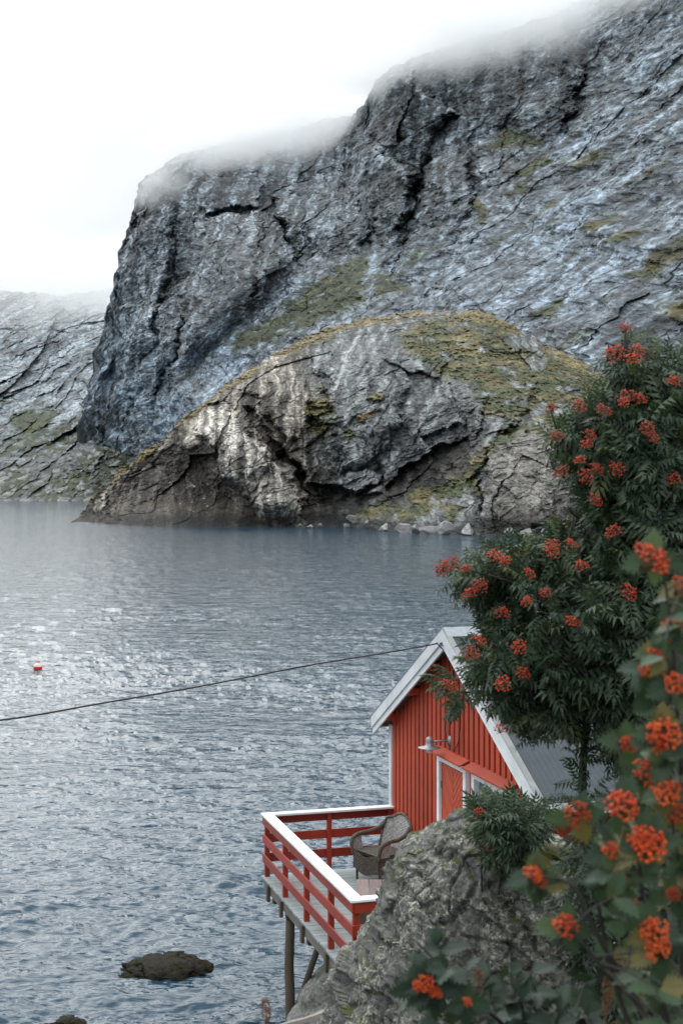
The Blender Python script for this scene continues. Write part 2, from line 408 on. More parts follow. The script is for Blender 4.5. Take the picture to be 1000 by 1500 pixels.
    r = big_r + r * smooth + fbm2(a / 4, b / 4, 4, 91, .6) * .5
    # ---- colour
    n1 = fbm2(a / 30, b / 30, 4, 101); n2 = fbm2(a / 6, b / 6, 4, 103)
    su, sv = rotn(a + fbm2(a / 60, b / 60, 2, 104) * 6, b, 42); streak = fbm2(su / 110, sv / 5.0, 5, 105, .62)
    cu, cv = rotn(a, b, 84); vstreak = fbm2(cu / 80, cv / 4.5, 5, 107, .62)
    n3 = fbm2(a / 2.2, b / 2.2, 4, 109, .65)
    fine = fbm2(su / 26, sv / 1.2, 4, 111, .62)
    tone = 0.192 * np.exp(.30 * con(n1, 3) + .38 * con(n2, 4) + .55 * con(n3, 4) + wl * (.40 * con(streak, 4) + .45 * con(fine, 5)) + wc * (.75 * con(vstreak, 5) + .35 * con(fine, 5)))
    tone = tone * (1 + .14 * wl)
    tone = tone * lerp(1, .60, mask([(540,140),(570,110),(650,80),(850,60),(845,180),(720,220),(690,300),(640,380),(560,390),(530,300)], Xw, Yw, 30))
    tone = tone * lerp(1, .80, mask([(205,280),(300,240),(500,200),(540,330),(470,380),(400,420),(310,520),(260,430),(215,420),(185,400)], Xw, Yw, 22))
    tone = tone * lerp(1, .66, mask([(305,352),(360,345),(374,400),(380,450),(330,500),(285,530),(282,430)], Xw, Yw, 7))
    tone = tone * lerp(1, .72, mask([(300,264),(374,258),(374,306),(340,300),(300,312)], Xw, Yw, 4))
    tone = tone * lerp(1, 1.30, mask([(225,620),(300,500),(420,470),(400,540),(280,640),(200,690),(180,640)], Xw, Yw, 16))
    tone = tone * lerp(1, 1.45, mask([(100,700),(112,620),(140,520),(165,450),(200,440),(240,520),(230,620),(190,690)], Xw, Yw, 25))
    tone = tone * lerp(1, 1.25, mask([(225,450),(262,440),(262,470),(225,530),(205,520)], Xw, Yw, 8))
    tone = tone * lerp(1, .55, np.exp(-(linedist([(885,300),(930,285),(985,282),(1010,290)], Xw, Yw) / 8) ** 2))
    tone = tone * lerp(1, .5, mask([(860,480),(920,455),(1010,450),(1040,520),(900,540)], Xw, Yw, 10))
    # pale dry ledges in the dark cliff
    for ln in ([(552,216),(590,232),(614,240)], [(560,226),(585,250),(600,270)], [(606,128),(640,146),(668,168)], [(612,262),(626,240),(650,215),(690,172)], [(300,312),(340,304),(372,308)], [(402,296),(440,262),(480,258)]):
        tone = tone + 0.24 * np.exp(-(linedist(ln, Xw, Yw) / 3.0) ** 2) * sstep(-.25, .3, n2 + .1)
    tone = np.clip(tone, 0.03, 0.6)
    hue = sstep(-.3, .4, n1 + streak * .6)[..., None]
    blue = np.array([0.80, 1.0, 1.20]); grey = np.array([0.90, 1.0, 1.05])
    bl = np.clip(0.35 + 0.6 * wl + 0.25 * n1 + .5 * mask([(150,560),(300,480),(420,480),(380,560),(230,660),(170,660)], Xw, Yw, 20), 0, 1.1)[..., None]
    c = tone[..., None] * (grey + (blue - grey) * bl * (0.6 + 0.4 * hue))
    # rust stains
    c = lerp(c, c * np.array([1.35, .95, .7]), (sstep(.35, .7, fbm2(a / 14, b / 14, 3, 120)) * .5)[..., None])
    # plants on ledges
    gm = np.zeros_like(X)
    for poly, s in [([(336,505),(345,488),(400,465),(440,430),(480,400),(515,375),(535,365),(538,410),(532,445),(500,462),(470,470),(430,492),(380,505),(345,512)], 6),
                    ([(705,215),(730,198),(775,192),(800,205),(770,215),(730,220)], 6), ([(740,282),(760,268),(785,262),(770,285),(745,290)], 4),
                    ([(905,410),(940,385),(1000,345),(1060,330),(1060,370),(985,385),(930,410)], 5), ([(780,465),(800,440),(820,430),(818,455),(795,470)], 4),
                    ([(600,372),(620,366),(618,390),(602,392)], 4), ([(745,258),(770,240),(800,225),(810,235),(780,255)], 3),
                    ([(840,240),(880,220),(900,222),(870,240)], 3), ([(850,330),(890,312),(905,318),(870,340)], 3), ([(950,450),(1000,425),(1060,420),(1060,470),(1000,470)], 7),
                    ([(560,430),(545,400),(580,395),(600,430)], 5), ([(690,300),(705,285),(715,320),(700,335)], 4), ([(900,350),(930,335),(950,330),(925,352)], 3)]:
        gm = np.maximum(gm, sstep(-s, s, polydist(poly, X + wx * .5, Y + wy * .5) + fbm2(a / 8, b / 5, 4, 130) * 12))
    gx, gv = rotn(a, b, 33)
    led = sstep(.24, .42, fbm2(gx / 34, gv / 6, 5, 133, .6) + .35 * n1) * (.25 + .75 * wl) * sstep(430, 560, X)
    scree = sstep(.28, .4, fbm2(a / 10, b / 7, 3, 140)) 
    gm = np.clip(np.maximum(gm * (1 - .85 * scree), led * .75), 0, 1)
    gcol = np.array([0.050, 0.063, 0.030]) * np.exp(.4 * con(n2, 4) + .6 * con(n3, 4))[..., None] + np.array([.06, .035, 0.005]) * sstep(.1, .6, fbm2(a / 12, b / 12, 3, 150) + (X - 640) / 900)[..., None]
    c = lerp(c, gcol, gm[..., None])
    r = r + gm * (1.0 + fbm2(a / 3.2, b / 3.2, 3, 155) * 1.8)
    return r, c
px_m = np.concatenate([np.linspace(96, 1010, 700), np.linspace(1016, 1400, 60)])
massif_top = [(96,700),(112,650),(122,610),(132,560),(146,505),(156,462),(162,430),(170,385),(180,345),(192,310),(203,282),(212,262),(232,244),(260,228),(300,216),(350,206),(400,196),(440,188),(480,176),(510,168),(530,156),(540,140),(552,116),(575,98),(600,88),(640,68),(680,56),(720,48),(760,38),(800,24),(850,2),(900,-14),(950,-34),(1000,-62),(1100,-110),(1400,-200)]
massif_ctrl = [(96,700,1120),(112,650,1080),(132,560,1040),(160,440,1010),(185,340,1010),(210,265,1040),(300,216,1060),(400,196,1060),(500,170,1040),(545,120,880),(600,88,850),(720,48,800),(850,2,740),(1000,-62,640),(1200,-140,560),(1400,-200,520),
    (190,660,985),(150,600,1015),(200,480,965),(240,400,950),(240,560,900),(230,640,900),(300,600,740),(350,560,730),(300,500,800),(330,400,850),(330,280,950),(420,330,890),(420,240,1000),(480,300,900),(470,430,745),(380,490,745),(520,390,730),(500,250,960),
    (545,330,780),(560,230,820),(600,420,640),(620,300,740),(650,180,790),(680,380,600),(700,450,510),(700,300,650),(750,130,745),(800,500,440),(800,220,650),(820,80,720),(850,330,520),(900,180,580),(900,500,400),(1000,500,375),(1000,380,420),(1000,250,480),(1000,80,570),(1200,500,330),(1400,500,300),(1200,100,480),
    (100,745,1180),(200,745,1040),(300,745,760),(450,745,520),(600,745,430),(800,745,340),(1000,745,300),(1400,745,230),(450,600,600),(700,600,430),(900,620,345)]
relief('mountain', px_m, massif_top, [(96,745),(1400,745)], 480, 320, massif_ctrl, massif_fy, mat_mountain, lat=3.5)

# ---- the far side of the fjord, half lost in cloud
def far_fy(a, b, X, Y, D):
    r = np.zeros_like(X)
    for sc_, amp, ang, el, seed in [(110,20,58,1.3,203),(48,17,50,1.4,213),(21,10,46,1.5,223),(9,5.5,50,1.5,225),(4,2.6,46,1.4,227)]:
        u, v_ = rotn(a + fbm2(a / sc_, b / sc_, 2, seed + 1) * sc_ * .25, b + fbm2(a / sc_ + 3, b / sc_, 2, seed + 2) * sc_ * .25, ang)
        f1, f2, fac, rnd = voro2(u / (sc_ * el), v_ / sc_, seed, .2 if sc_ > 30 else .6); r = r + amp * fac * 1.2
    n1 = fbm2(a / 50, b / 50, 4, 231); n2 = fbm2(a / 9, b / 9, 4, 233); su, sv = rotn(a, b, 45); st = fbm2(su / 70, sv / 9, 4, 235, .6)
    n3 = fbm2(a / 3, b / 3, 4, 237, .65); tone = np.clip(.24 * np.exp(.3 * con(n1, 3) + .4 * con(n2, 4) + .45 * con(st, 4) + .5 * con(n3, 4)), .03, .6)
    c = tone[..., None] * np.array([.88, 1.0, 1.08])
    talus = sstep(600, 690, Y + fbm2(a / 60, b / 60, 3, 241) * 60)
    f1, f2, fac, rnd = voro2((a + 4 * n2) / 5.2, (b + 3 * n1) / 3.4, 251); g1, g2, gfac, grnd = voro2((a + 2 * n2) / 2.4, b / 1.7, 261)
    r = lerp(r, r * .45 + 3.0 * (1 - f1) * (rnd > .62) + 1.6 * (1 - g1) * (grnd > .4), talus)
    st_c = (0.075 + .22 * np.clip(rnd - .55, 0, 1) * (f1 < .55) * 2 + .15 * grnd * (g1 < .6))[..., None] * np.array([.97, 1.0, .99]) * np.exp(.3 * con(n1, 3))[..., None]
    c = lerp(c, st_c, talus[..., None])
    gm = sstep(-.05, .16, fbm2(a / 45, b / 28, 5, 271, .6) + (Y - 630) / 380) * (1 - .9 * (rnd > .62) * (f1 < .5)) * (1 - .7 * (grnd > .7) * (g1 < .5)) * sstep(540, 600, Y + n1 * 40)
    gm = np.maximum(gm, mask([(8,612),(40,600),(80,608),(78,628),(50,640),(25,632)], X + 8 * n2, Y + 8 * n2, 5))
    gcol = np.array([.055, .070, .034]) * (1 + .5 * n2[..., None]) + np.array([.05, .035, .0]) * sstep(.2, .6, fbm2(a / 25, b / 25, 3, 281))[..., None]
    c = lerp(c, gcol, np.clip(gm, 0, 1)[..., None])
    return r * sstep(736, 722, Y), c
far_ctrl = [(-500,736,880),(0,736,960),(110,736,950),(200,736,930),(400,736,900),(0,690,1060),(110,690,1010),(170,690,975),(190,665,985),(250,690,960),(150,650,1020),(0,620,1250),(100,620,1180),(250,600,1180),(0,540,1480),(120,540,1380),(0,470,1720),(120,470,1640),(250,470,1600),(0,420,1840),(200,420,1780),(-500,600,1200),(-500,420,1750),(400,420,1800)]
px_f = np.concatenate([np.linspace(-420, -30, 60), np.linspace(-28, 330, 300)])
relief('far_mountain', px_f, [(-420,410),(-100,425),(0,424),(60,432),(120,430),(170,420),(330,400)], [(-420,738),(330,738)], 260, 300, far_ctrl, far_fy, mat_mountain)

# ---- the headland
hl_top = [(100,771),(112,762),(122,748),(135,733),(160,704),(190,678),(230,648),(270,613),(300,588),(330,563),(370,538),(420,509),(450,494),(500,474),(550,464),(600,457),(650,452),(700,455),(735,466),(770,488),(800,504),(840,524),(880,545),(920,560),(1000,590),(1150,640),(1400,700)]
hl_bot = [(100,772),(112,767),(200,770),(300,771),(400,771),(500,772),(560,777),(620,781),(700,785),(830,787),(1000,791),(1150,796),(1400,805)]
hl_bot = [(x, y + 3) for x, y in hl_bot]
def wl_(y): return CZ * F / (y - HY)
hl_ctrl = [(x, y, wl_(y - 3)) for x, y in hl_bot] + [
    (112,760,375),(160,704,362),(200,700,345),(230,648,356),(270,650,335),(300,588,358),(330,640,326),(370,538,372),(400,560,345),(400,650,322),(420,509,385),(450,600,335),(500,474,400),(550,520,352),(550,600,322),(560,700,312),(640,560,322),(640,640,302),(640,720,290),(600,757,276),(550,464,405),(600,457,405),(650,452,400),(700,455,395),(700,500,350),(600,490,365),(720,600,292),(720,690,262),(735,466,390),(800,504,380),(800,530,340),(800,620,278),(800,700,258),(880,545,360),(900,650,275),(1000,590,340),(1000,700,255),(1150,640,310),(1150,740,235),(1400,700,260),(300,720,328),(480,700,318),(850,580,310)]
def head_fy(a, b, X, Y, D):
    wx = fbm2(X / 26, Y / 26, 5, 305, .6) * 12; wy = fbm2(X / 26 + 9, Y / 26, 5, 308, .6) * 12
    Xw, Yw = X + wx, Y + wy
    r = np.zeros_like(X)
    forms = [([(283,622),(296,598),(318,582),(336,590),(352,615),(372,640),(398,670),(428,694),(442,730),(446,772),(392,772),(372,740),(345,712),(322,690),(312,660),(300,640)], 7.5, 9),
             ([(345,566),(380,545),(430,538),(452,560),(455,600),(440,640),(420,650),(398,618),(378,588)], 5.0, 12),
             ([(455,520),(500,500),(545,500),(585,520),(600,560),(590,620),(560,660),(530,690),(500,690),(486,640),(478,580)], 6.5, 18),
             ([(560,520),(590,512),(640,520),(655,535),(640,552),(600,545)], 4.0, 5),
             ([(655,560),(690,555),(712,580),(702,625),(692,650),(670,600)], 6.0, 9),
             ([(470,715),(520,690),(555,690),(560,706),(530,716),(490,716)], 5.0, 4),
             ([(720,650),(770,622),(840,612),(862,640),(862,770),(700,782),(706,720)], 6.0, 12),
             ([(700,600),(740,560),(790,560),(770,600),(735,640),(700,690),(660,720),(650,700),(690,660)], 4.0, 8),
             ([(620,770),(650,740),(700,700),(705,782),(612,784)], 4.5, 8),
             ([(735,490),(780,478),(812,500),(790,520),(748,515)], 3.0, 8)]
    for poly, h, s in forms:
        r = r + h * quarter(polydist(poly, Xw, Yw), s)
    caves = [([(566,712),(580,690),(610,672),(640,652),(662,640),(690,640),(692,676),(680,706),(650,726),(610,738),(575,742),(562,730)], 6.5, 6),
             ([(615,642),(640,628),(678,620),(690,634),(660,645),(630,655)], 4, 4),
             ([(452,706),(500,716),(545,718),(560,712),(562,745),(530,755),(470,757),(440,750)], 3.5, 5),
             ([(200,672),(260,648),(300,650),(318,690),(350,735),(360,766),(230,766),(180,764),(178,700)], 3.0, 16),
             ([(306,592),(330,582),(340,596),(336,612),(312,604)], 6, 4),
             ([(350,590),(378,596),(402,640),(430,668),(452,700),(452,762),(446,730),(426,690),(396,664),(366,630)], 6.0, 8),
             ([(448,600),(470,610),(490,690),(490,745),(458,745),(452,690),(436,650)], 4.5, 10)]
    for poly, h, s in caves:
        r = r - h * sstep(0, s, polydist(poly, Xw, Yw))
    for sc_, amp, ang, el, seed in [(19,3.6,60,1.6,313),(9,1.7,42,1.9,323),(4,.8,35,2.2,333),(1.8,.38,45,2.0,335),(.9,.18,40,1.6,336)]:
        u, v_ = rotn(a + fbm2(a / sc_, b / sc_, 2, seed + 1) * sc_ * .22, b + fbm2(a / sc_ + 5, b / sc_, 2, seed + 2) * sc_ * .22, ang)
        f1, f2, fac, rnd = voro2(u / (sc_ * el), v_ / sc_, seed, .4 if sc_ > 6 else .8); r = r + amp * (fac * 1.15 - .30 * (rnd > .55) * np.exp(-((f2 - f1) / .06) ** 2))
    u, v_ = rotn(a + fbm2(a / 9, b / 9, 3, 339) * 4, b, 30)
    r = r + terrace(fbm2(u / 30, v_ / 9, 5, 337, .55), 7) * 3.0 * sstep(440, 480, X)
    r = r + (ridged2(u / 16, v_ / 3, 4, 341, .65) - .5) * .9 * sstep(430, 480, X) + fbm2(a / 2, b / 2, 4, 345) * .45
    # colour
    n1 = fbm2(a / 12, b / 12, 4, 351); n2 = fbm2(a / 2.2, b / 2.2, 4, 353)
    vs_ = fbm2((a + b * .06 + fbm2(a / 9, b / 9, 3, 354) * 1.2) / 1.9, b / 26, 5, 355, .62)
    su, sv = rotn(a, b, 62); ds = fbm2(su / 24, sv / 1.9, 5, 357, .6)
    left = sstep(480, 430, X + n1 * 25)
    st = con(lerp(ds, vs_, np.clip(left + .45, 0, 1)), 4); n3 = con(fbm2(a / .9, b / .9, 3, 359, .65), 3); n1 = con(n1, 2.2) * .6; n2 = con(n2, 2.5) * .6
    base = lerp(np.array([.165, .175, .176]), np.array([.180, .160, .136]), left[..., None])
    c = base * (1 + .28 * n1 + .3 * n2)[..., None]
    c = c * np.exp((.85 + .35 * left) * st + .45 * n3)[..., None]
    pale = mask([(283,622),(296,598),(330,590),(352,615),(372,640),(398,670),(428,694),(442,730),(446,772),(380,766),(352,720),(326,694),(312,660)], Xw, Yw, 5)
    c = lerp(c, np.array([.34, .315, .28]) * np.exp(.95 * st + .25 * n2 + .35 * n3)[..., None], (pale * .85)[..., None])
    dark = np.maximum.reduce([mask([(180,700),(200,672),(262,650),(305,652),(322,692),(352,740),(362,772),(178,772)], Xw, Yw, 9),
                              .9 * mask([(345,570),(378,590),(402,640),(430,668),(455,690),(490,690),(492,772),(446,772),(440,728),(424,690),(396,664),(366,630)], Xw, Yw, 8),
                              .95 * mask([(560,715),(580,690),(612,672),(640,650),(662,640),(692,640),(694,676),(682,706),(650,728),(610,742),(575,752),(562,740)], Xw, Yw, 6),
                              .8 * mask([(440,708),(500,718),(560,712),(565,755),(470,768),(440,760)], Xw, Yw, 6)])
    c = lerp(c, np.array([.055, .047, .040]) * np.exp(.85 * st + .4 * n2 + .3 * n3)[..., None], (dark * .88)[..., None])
    brownslab = mask([(720,650),(770,622),(850,610),(870,780),(705,785)], Xw, Yw, 8)
    c = lerp(c, np.array([.235, .215, .190]) * np.exp(.25 * n1 + .3 * n2 + .3 * n3 + .6 * ds)[..., None], (brownslab * .85)[..., None])
    # white streaks of guano and lichen on the dark nesting wall
    gu = mask([(225,672),(300,690),(310,750),(235,765),(222,720)], X, Y, 10) * sstep(.52, .60, fbm2(a / 1.3, b / 1.0, 3, 361) + .15 * n1)
    c = lerp(c, np.array([.75, .75, .72]) + 0 * c, gu[..., None])
    ws = sstep(.12, .34, fbm2((a - b * .28) / 2.2, b / 40, 3, 363)) * mask([(500,480),(545,490),(520,560),(500,640),(470,740),(455,700),(480,600)], X, Y, 8)
    c = lerp(c, np.array([.48, .49, .48]) + 0 * c, (ws * .85)[..., None])
    # dark wet band and pale barnacles along the waterline
    hgt = CZ + (HY - Y) * D / F
    c = c * lerp(.16, 1, sstep(1.2, 4.2, hgt + 2.0 * n1))[..., None]
    c = lerp(c, np.array([.30, .22, .15]) + 0 * c, (np.exp(-((hgt - 4.2 - n1) / 1.2) ** 2) * .10 * left)[..., None])
    # grass
    tpy = np.interp(X, [q[0] for q in hl_top], [q[1] for q in hl_top])
    rim = Y - tpy
    gm = sstep(11, 3, rim + 12 * n1) * sstep(118, 150, X)
    gm = np.maximum(gm, .9 * sstep(-4, 6, 14 - rim + 16 * n1) * mask([(370,560),(430,500),(520,470),(600,460),(560,490),(470,520),(430,540)], Xw, Yw, 6))
    for poly, s in [([(610,470),(700,452),(740,468),(800,506),(890,548),(890,590),(830,590),(790,600),(740,615),(705,600),(690,560),(655,560),(640,540),(600,520),(585,500)], 8),
                    ([(450,580),(470,560),(485,590),(490,620),(470,645),(448,620)], 5), ([(520,610),(552,596),(555,604),(528,618)], 3), ([(540,578),(560,570),(558,585),(540,590)], 3),
                    ([(515,752),(560,738),(610,720),(655,705),(700,665),(740,625),(800,612),(850,600),(850,612),(770,632),(720,665),(690,705),(650,745),(600,762),(550,764)], 6),
                    ([(505,628),(525,620),(520,640),(508,645)], 3), ([(650,740),(700,700),(708,720),(660,760)], 3)]:
        gm = np.maximum(gm, sstep(-s, s, polydist(poly, Xw, Yw) + 9 * n2))
    rocky = sstep(.22, .36, fbm2(a / 7, b / 4, 4, 371) + .2 * n2)
    rocky = np.maximum(rocky, mask([(742,492),(785,484),(808,502),(785,516),(748,512)], Xw, Yw, 5)); rocky = np.maximum(rocky, mask([(770,525),(800,520),(800,540),(772,542)], Xw, Yw, 4))
    gm = np.clip(gm * (1 - .9 * rocky), 0, 1)
    t1 = sstep(-.15, .45, fbm2(a / 9, b / 4, 4, 381))[..., None]; t2 = sstep(.1, .5, fbm2(a / 6, b / 3, 4, 383))[..., None]
    gcol = lerp(np.array([.070, .082, .032]), np.array([.19, .155, .070]), t1); gcol = lerp(gcol, np.array([.20, .115, .045]), t2 * .5)
    gcol = lerp(gcol, np.array([.27, .205, .095]), (.75 * sstep(22, 4, rim))[..., None])
    gcol = gcol * np.exp(.45 * n2 + .45 * n3)[..., None]
    c = lerp(c, gcol, gm[..., None])
    r = r + gm * (.5 + fbm2(a / 1.1, b / .8, 3, 391) * 1.8 + fbm2(a / 3.5, b / 2, 3, 393) * 1.6)
    return r * sstep(-1, 6, hgt), c
px_h = np.concatenate([np.linspace(100, 905, 760), np.linspace(909, 1400, 70)])
HEAD, HGRID = relief('headland', px_h, hl_top, hl_bot, 300, 130, hl_ctrl, head_fy, mat_headland, lat=.9)

# ------------------------------------------------------------------ water
def ocean_tile(n, L, lam, seed, wind=0.0, spread=2.0, small=0.12):
    r = np.random.default_rng(seed)
    k1 = np.fft.fftfreq(n, L / n) * 2 * np.pi; kx, ky = np.meshgrid(k1, k1); k = np.hypot(kx, ky); k[0, 0] = 1
    kp = 2 * np.pi / lam
    c = (kx * math.cos(wind) + ky * math.sin(wind)) / k
    S = np.exp(-1.1 * (kp / k) ** 2) / k ** 3.7 * (0.12 + np.abs(c) ** spread) * np.exp(-(k * small / 6.28) ** 2); S[0, 0] = 0
    h = (r.normal(size=(n, n)) + 1j * r.normal(size=(n, n))) * np.sqrt(S)
    H = np.fft.ifft2(h).real; return (H / H.std()).astype(np.float32)
def sample_tile(T, L, x, y):
    n = T.shape[0]; u = (x / L * n) % n; v = (y / L * n) % n
    i = np.floor(u).astype(int); j = np.floor(v).astype(int); fu = u - i; fv = v - j
    i0 = i % n; j0 = j % n; i1 = (i + 1) % n; j1 = (j + 1) % n
    return (T[j0, i0] * (1 - fu) + T[j0, i1] * fu) * (1 - fv) + (T[j1, i0] * (1 - fu) + T[j1, i1] * fu) * fv
T1 = ocean_tile(512, 48.0, 1.9, 3, math.radians(80), 5.0); T2 = ocean_tile(512, 17.0, 0.55, 5, math.radians(100), 4.0, .05)
wy_ = np.concatenate([np.linspace(1580, 800, 560), np.linspace(799, 730, 60)]); Yr = CZ * F / (wy_ - HY)
Yr = np.concatenate([[-400, -60, 0, 10], Yr, [1500, 3000, 8000, 18000]])
wx_ = np.concatenate([[-9000, -4000, -2000, -1000, -500, -300, -200], np.linspace(-120, 1010, 420), [1060, 1150, 1300, 1600, 2500, 5000, 10000]])
YY = np.repeat(Yr[:, None], len(wx_), 1); XX = (wx_[None, :] - 500) / F * np.maximum(YY, 20)
fade = np.clip((Yr[:, None] - 8) / 8, 0, 1) * sstep(420, 90, YY) * ((wx_ > -130) & (wx_ < 1020))[None, :]
gust = np.clip(0.85 + 1.0 * fbm2(XX / 16, YY / 9, 4, 401), .25, 1.7)
calm = sstep(22, 26, YY) * .5 + .5
ZZ = fade * gust * (0.030 * sample_tile(T1, 48.0, XX, YY) + 0.019 * sample_tile(T2, 17.0, XX * .94 + YY * .34, YY * .94 - XX * .34) * sstep(160, 40, YY))
m, t, b = newmat('sea_water')
v = coords(t)
v2 = coords(t, (.45, 1, 1), rot=(0, 0, .12))
n1 = noise(t, v2, 5.0, 3, .55, .4); n2 = noise(t, v, 14.0, 3, .6, .3); n3 = noise(t, coords(t, (.40, 1, 1), rot=(0, 0, -.15)), 0.9, 4, .6, .3)
b.inputs['Base Color'].default_value = (.018, .050, .080, 1); b.inputs['Roughness'].default_value = .06; b.inputs['IOR'].default_value = 1.33
b.inputs['Specular IOR Level'].default_value = .5
p_ = bump(t, b, n3, .7, .26); p_ = bump(t, b, n1, .6, .06, p_); bump(t, b, n2, .35, .014, p_)
wat = link('water', mesh_np('water', np.stack([XX, YY, ZZ], -1).reshape(-1, 3), grid_faces(len(Yr), len(wx_))[:, ::-1], True), m)
tag(wat, kind='structure')

# ------------------------------------------------------------------ cloud lying on the tops
m = bpy.data.materials.new('cloud_vapour'); m.use_nodes = True; t = m.node_tree; t.nodes.clear()
out = N(t, 'OutputMaterial'); pv = N(t, 'VolumePrincipled'); t.links.new(pv.outputs['Volume'], out.inputs['Volume'])
pv.inputs['Color'].default_value = (1, 1, 1, 1); pv.inputs['Anisotropy'].default_value = 0.25
geo = N(t, 'NewGeometry'); tco = N(t, 'TexCoord'); vl = N(t, 'VectorMath', operation='LENGTH'); t.links.new(tco.outputs['Object'], vl.inputs[0])
mpn = N(t, 'Mapping'); mpn.inputs['Scale'].default_value = (1 / 55, 1 / 70, 1 / 40); t.links.new(geo.outputs['Position'], mpn.inputs['Vector'])
nn = noise(t, mpn.outputs['Vector'], 1.0, 4, .58, .3)
ma = N(t, 'Math', operation='MULTIPLY_ADD'); t.links.new(nn, ma.inputs[0]); ma.inputs[1].default_value = -2.0; t.links.new(vl.outputs['Value'], ma.inputs[2])
mr = N(t, 'MapRange'); mr.interpolation_type = 'SMOOTHSTEP'
mr.inputs['From Min'].default_value = -0.05; mr.inputs['From Max'].default_value = -0.85; mr.inputs['To Min'].default_value = 0; mr.inputs['To Max'].default_value = 0.026
t.links.new(ma.outputs[0], mr.inputs['Value'])
fm = N(t, 'MapRange'); fm.interpolation_type = 'SMOOTHSTEP'; fm.inputs['From Min'].default_value = 1.0; fm.inputs['From Max'].default_value = 0.7
fm.inputs['To Min'].default_value = 0; fm.inputs['To Max'].default_value = 1; t.links.new(vl.outputs['Value'], fm.inputs['Value'])
mm = N(t, 'Math', operation='MULTIPLY'); t.links.new(mr.outputs[0], mm.inputs[0]); t.links.new(fm.outputs[0], mm.inputs[1])
t.links.new(mm.outputs[0], pv.inputs['Density'])
import bmesh
bm_ = bmesh.new(); bmesh.ops.create_icosphere(bm_, subdivisions=3, radius=1.0); cm_ = bpy.data.meshes.new('cloud'); bm_.to_mesh(cm_); bm_.free(); cm_.materials.append(m)
m2 = m.copy(); cm2 = cm_.copy(); cm2.materials[0] = m2
for q in m2.node_tree.nodes:
    if q.type == 'MAP_RANGE' and abs(q.inputs['To Max'].default_value - .026) < 1e-4: q.inputs['To Max'].default_value = .009
for px, py, Y, rx, ry, rz in [(225, 272, 985, 32, 60, 30), (330, 215, 1010, 78, 80, 30), (455, 185, 985, 78, 80, 42), (590, 88, 820, 66, 80, 34), (720, 42, 760, 78, 80, 30), (850, 5, 690, 66, 80, 30), (960, -50, 620, 40, 60, 22),
                              (0, 405, 1560, 190, 150, 78), (160, 412, 1560, 120, 130, 66)]:
    o = link('cloud', cm_ if px > 190 else cm2); o.location = P(px, py, Y); o.scale = (rx, ry, rz); tag(o, kind='stuff', label='pale mist lying along the mountain tops')

# ------------------------------------------------------------------ materials of the built things
def mat_paint(name, colr, rough=.55, grain=(1, 1, 1), wear=.12, chip=None, chipamt=.66):
    m, t, b = newmat(name)
    v = coords(t, grain); n1 = noise(t, v, 9, 6, .65); n2 = noise(t, coords(t), 1.3, 4, .6); oi = N(t, 'ObjectInfo')
    r1 = ramp(t, n1, [(.25, g(1 - wear)), (.75, g(1 + wear))]); r2 = ramp(t, n2, [(.3, g(.80)), (.7, g(1.12))]); r3 = ramp(t, oi.outputs['Random'], [(0, g(.80)), (.5, g(.98)), (1, g(1.10))])
    c = mixc(t, colr, r1.outputs['Color'], 1, 'MULTIPLY'); c = mixc(t, c, r2.outputs['Color'], 1, 'MULTIPLY'); c = mixc(t, c, r3.outputs['Color'], 1, 'MULTIPLY')
    if chip:
        n3 = noise(t, coords(t, grain), 26, 5, .7); k = ramp(t, n3, [(chipamt, g(0)), (chipamt + .05, g(1))])
        c = mixc(t, c, chip, k.outputs['Color'])
    t.links.new(c, b.inputs['Base Color']); b.inputs['Roughness'].default_value = rough; b.inputs['Specular IOR Level'].default_value = .35
    bump(t, b, n1, .25, .004)
    return m
red_wall = mat_paint('red_wall_paint', (.44, .062, .025), .6, (9, 9, .5), .13, (.24, .05, .03), .70)
red_rail = mat_paint('dark_red_rail_paint', (.31, .036, .020), .5, (1, 1, 1), .12, (.12, .05, .04), .72)
red_door = mat_paint('orange_red_door_paint', (.52, .075, .025), .5, (1, 1, 1), .10)
white_p = mat_paint('white_paint', (.82, .84, .85), .5, (1.2, 1.2, 1.2), .07, (.5, .5, .49), .73)
deckwood = mat_paint('grey_deck_board', (.30, .335, .34), .75, (.8, 12, 12), .16, (.20, .22, .21), .66)
oldwood = mat_paint('weathered_brown_timber', (.115, .088, .062), .85, (6, 6, .5), .35, (.05, .045, .04), .62)
greywood = mat_paint('weathered_grey_timber', (.20, .18, .155), .85, (10, 10, .6), .3, (.09, .08, .07), .64)
benchwood = mat_paint('worn_bench_board', (.24, .185, .175), .8, (8, .6, 8), .3, (.09, .065, .06), .60)
dark_m = mat_plain('dark_gap', (.02, .018, .017), .9)
zinc = mat_plain('galvanised_metal', (.27, .29, .305), .42, .15, 14, .1, .002, .55)
roofm = mat_paint('grey_roof_sheet', (.058, .074, .086), .6, (1, 1, 1), .12, (.26, .27, .27), .72)
glass_l = mat_plain('lamp_glass', (.65, .66, .64), .12, .05)
pane_m = mat_plain('window_glass', (.10, .13, .14), .06, .1, spec=.6)
curt_m = mat_plain('white_curtain', (.62, .63, .62), .8, .1)
black_m = mat_plain('black_rubber', (.012, .012, .013), .5, .1)
steel_m = mat_plain('dull_steel', (.20, .20, .20), .4, .2, metallic=.7)

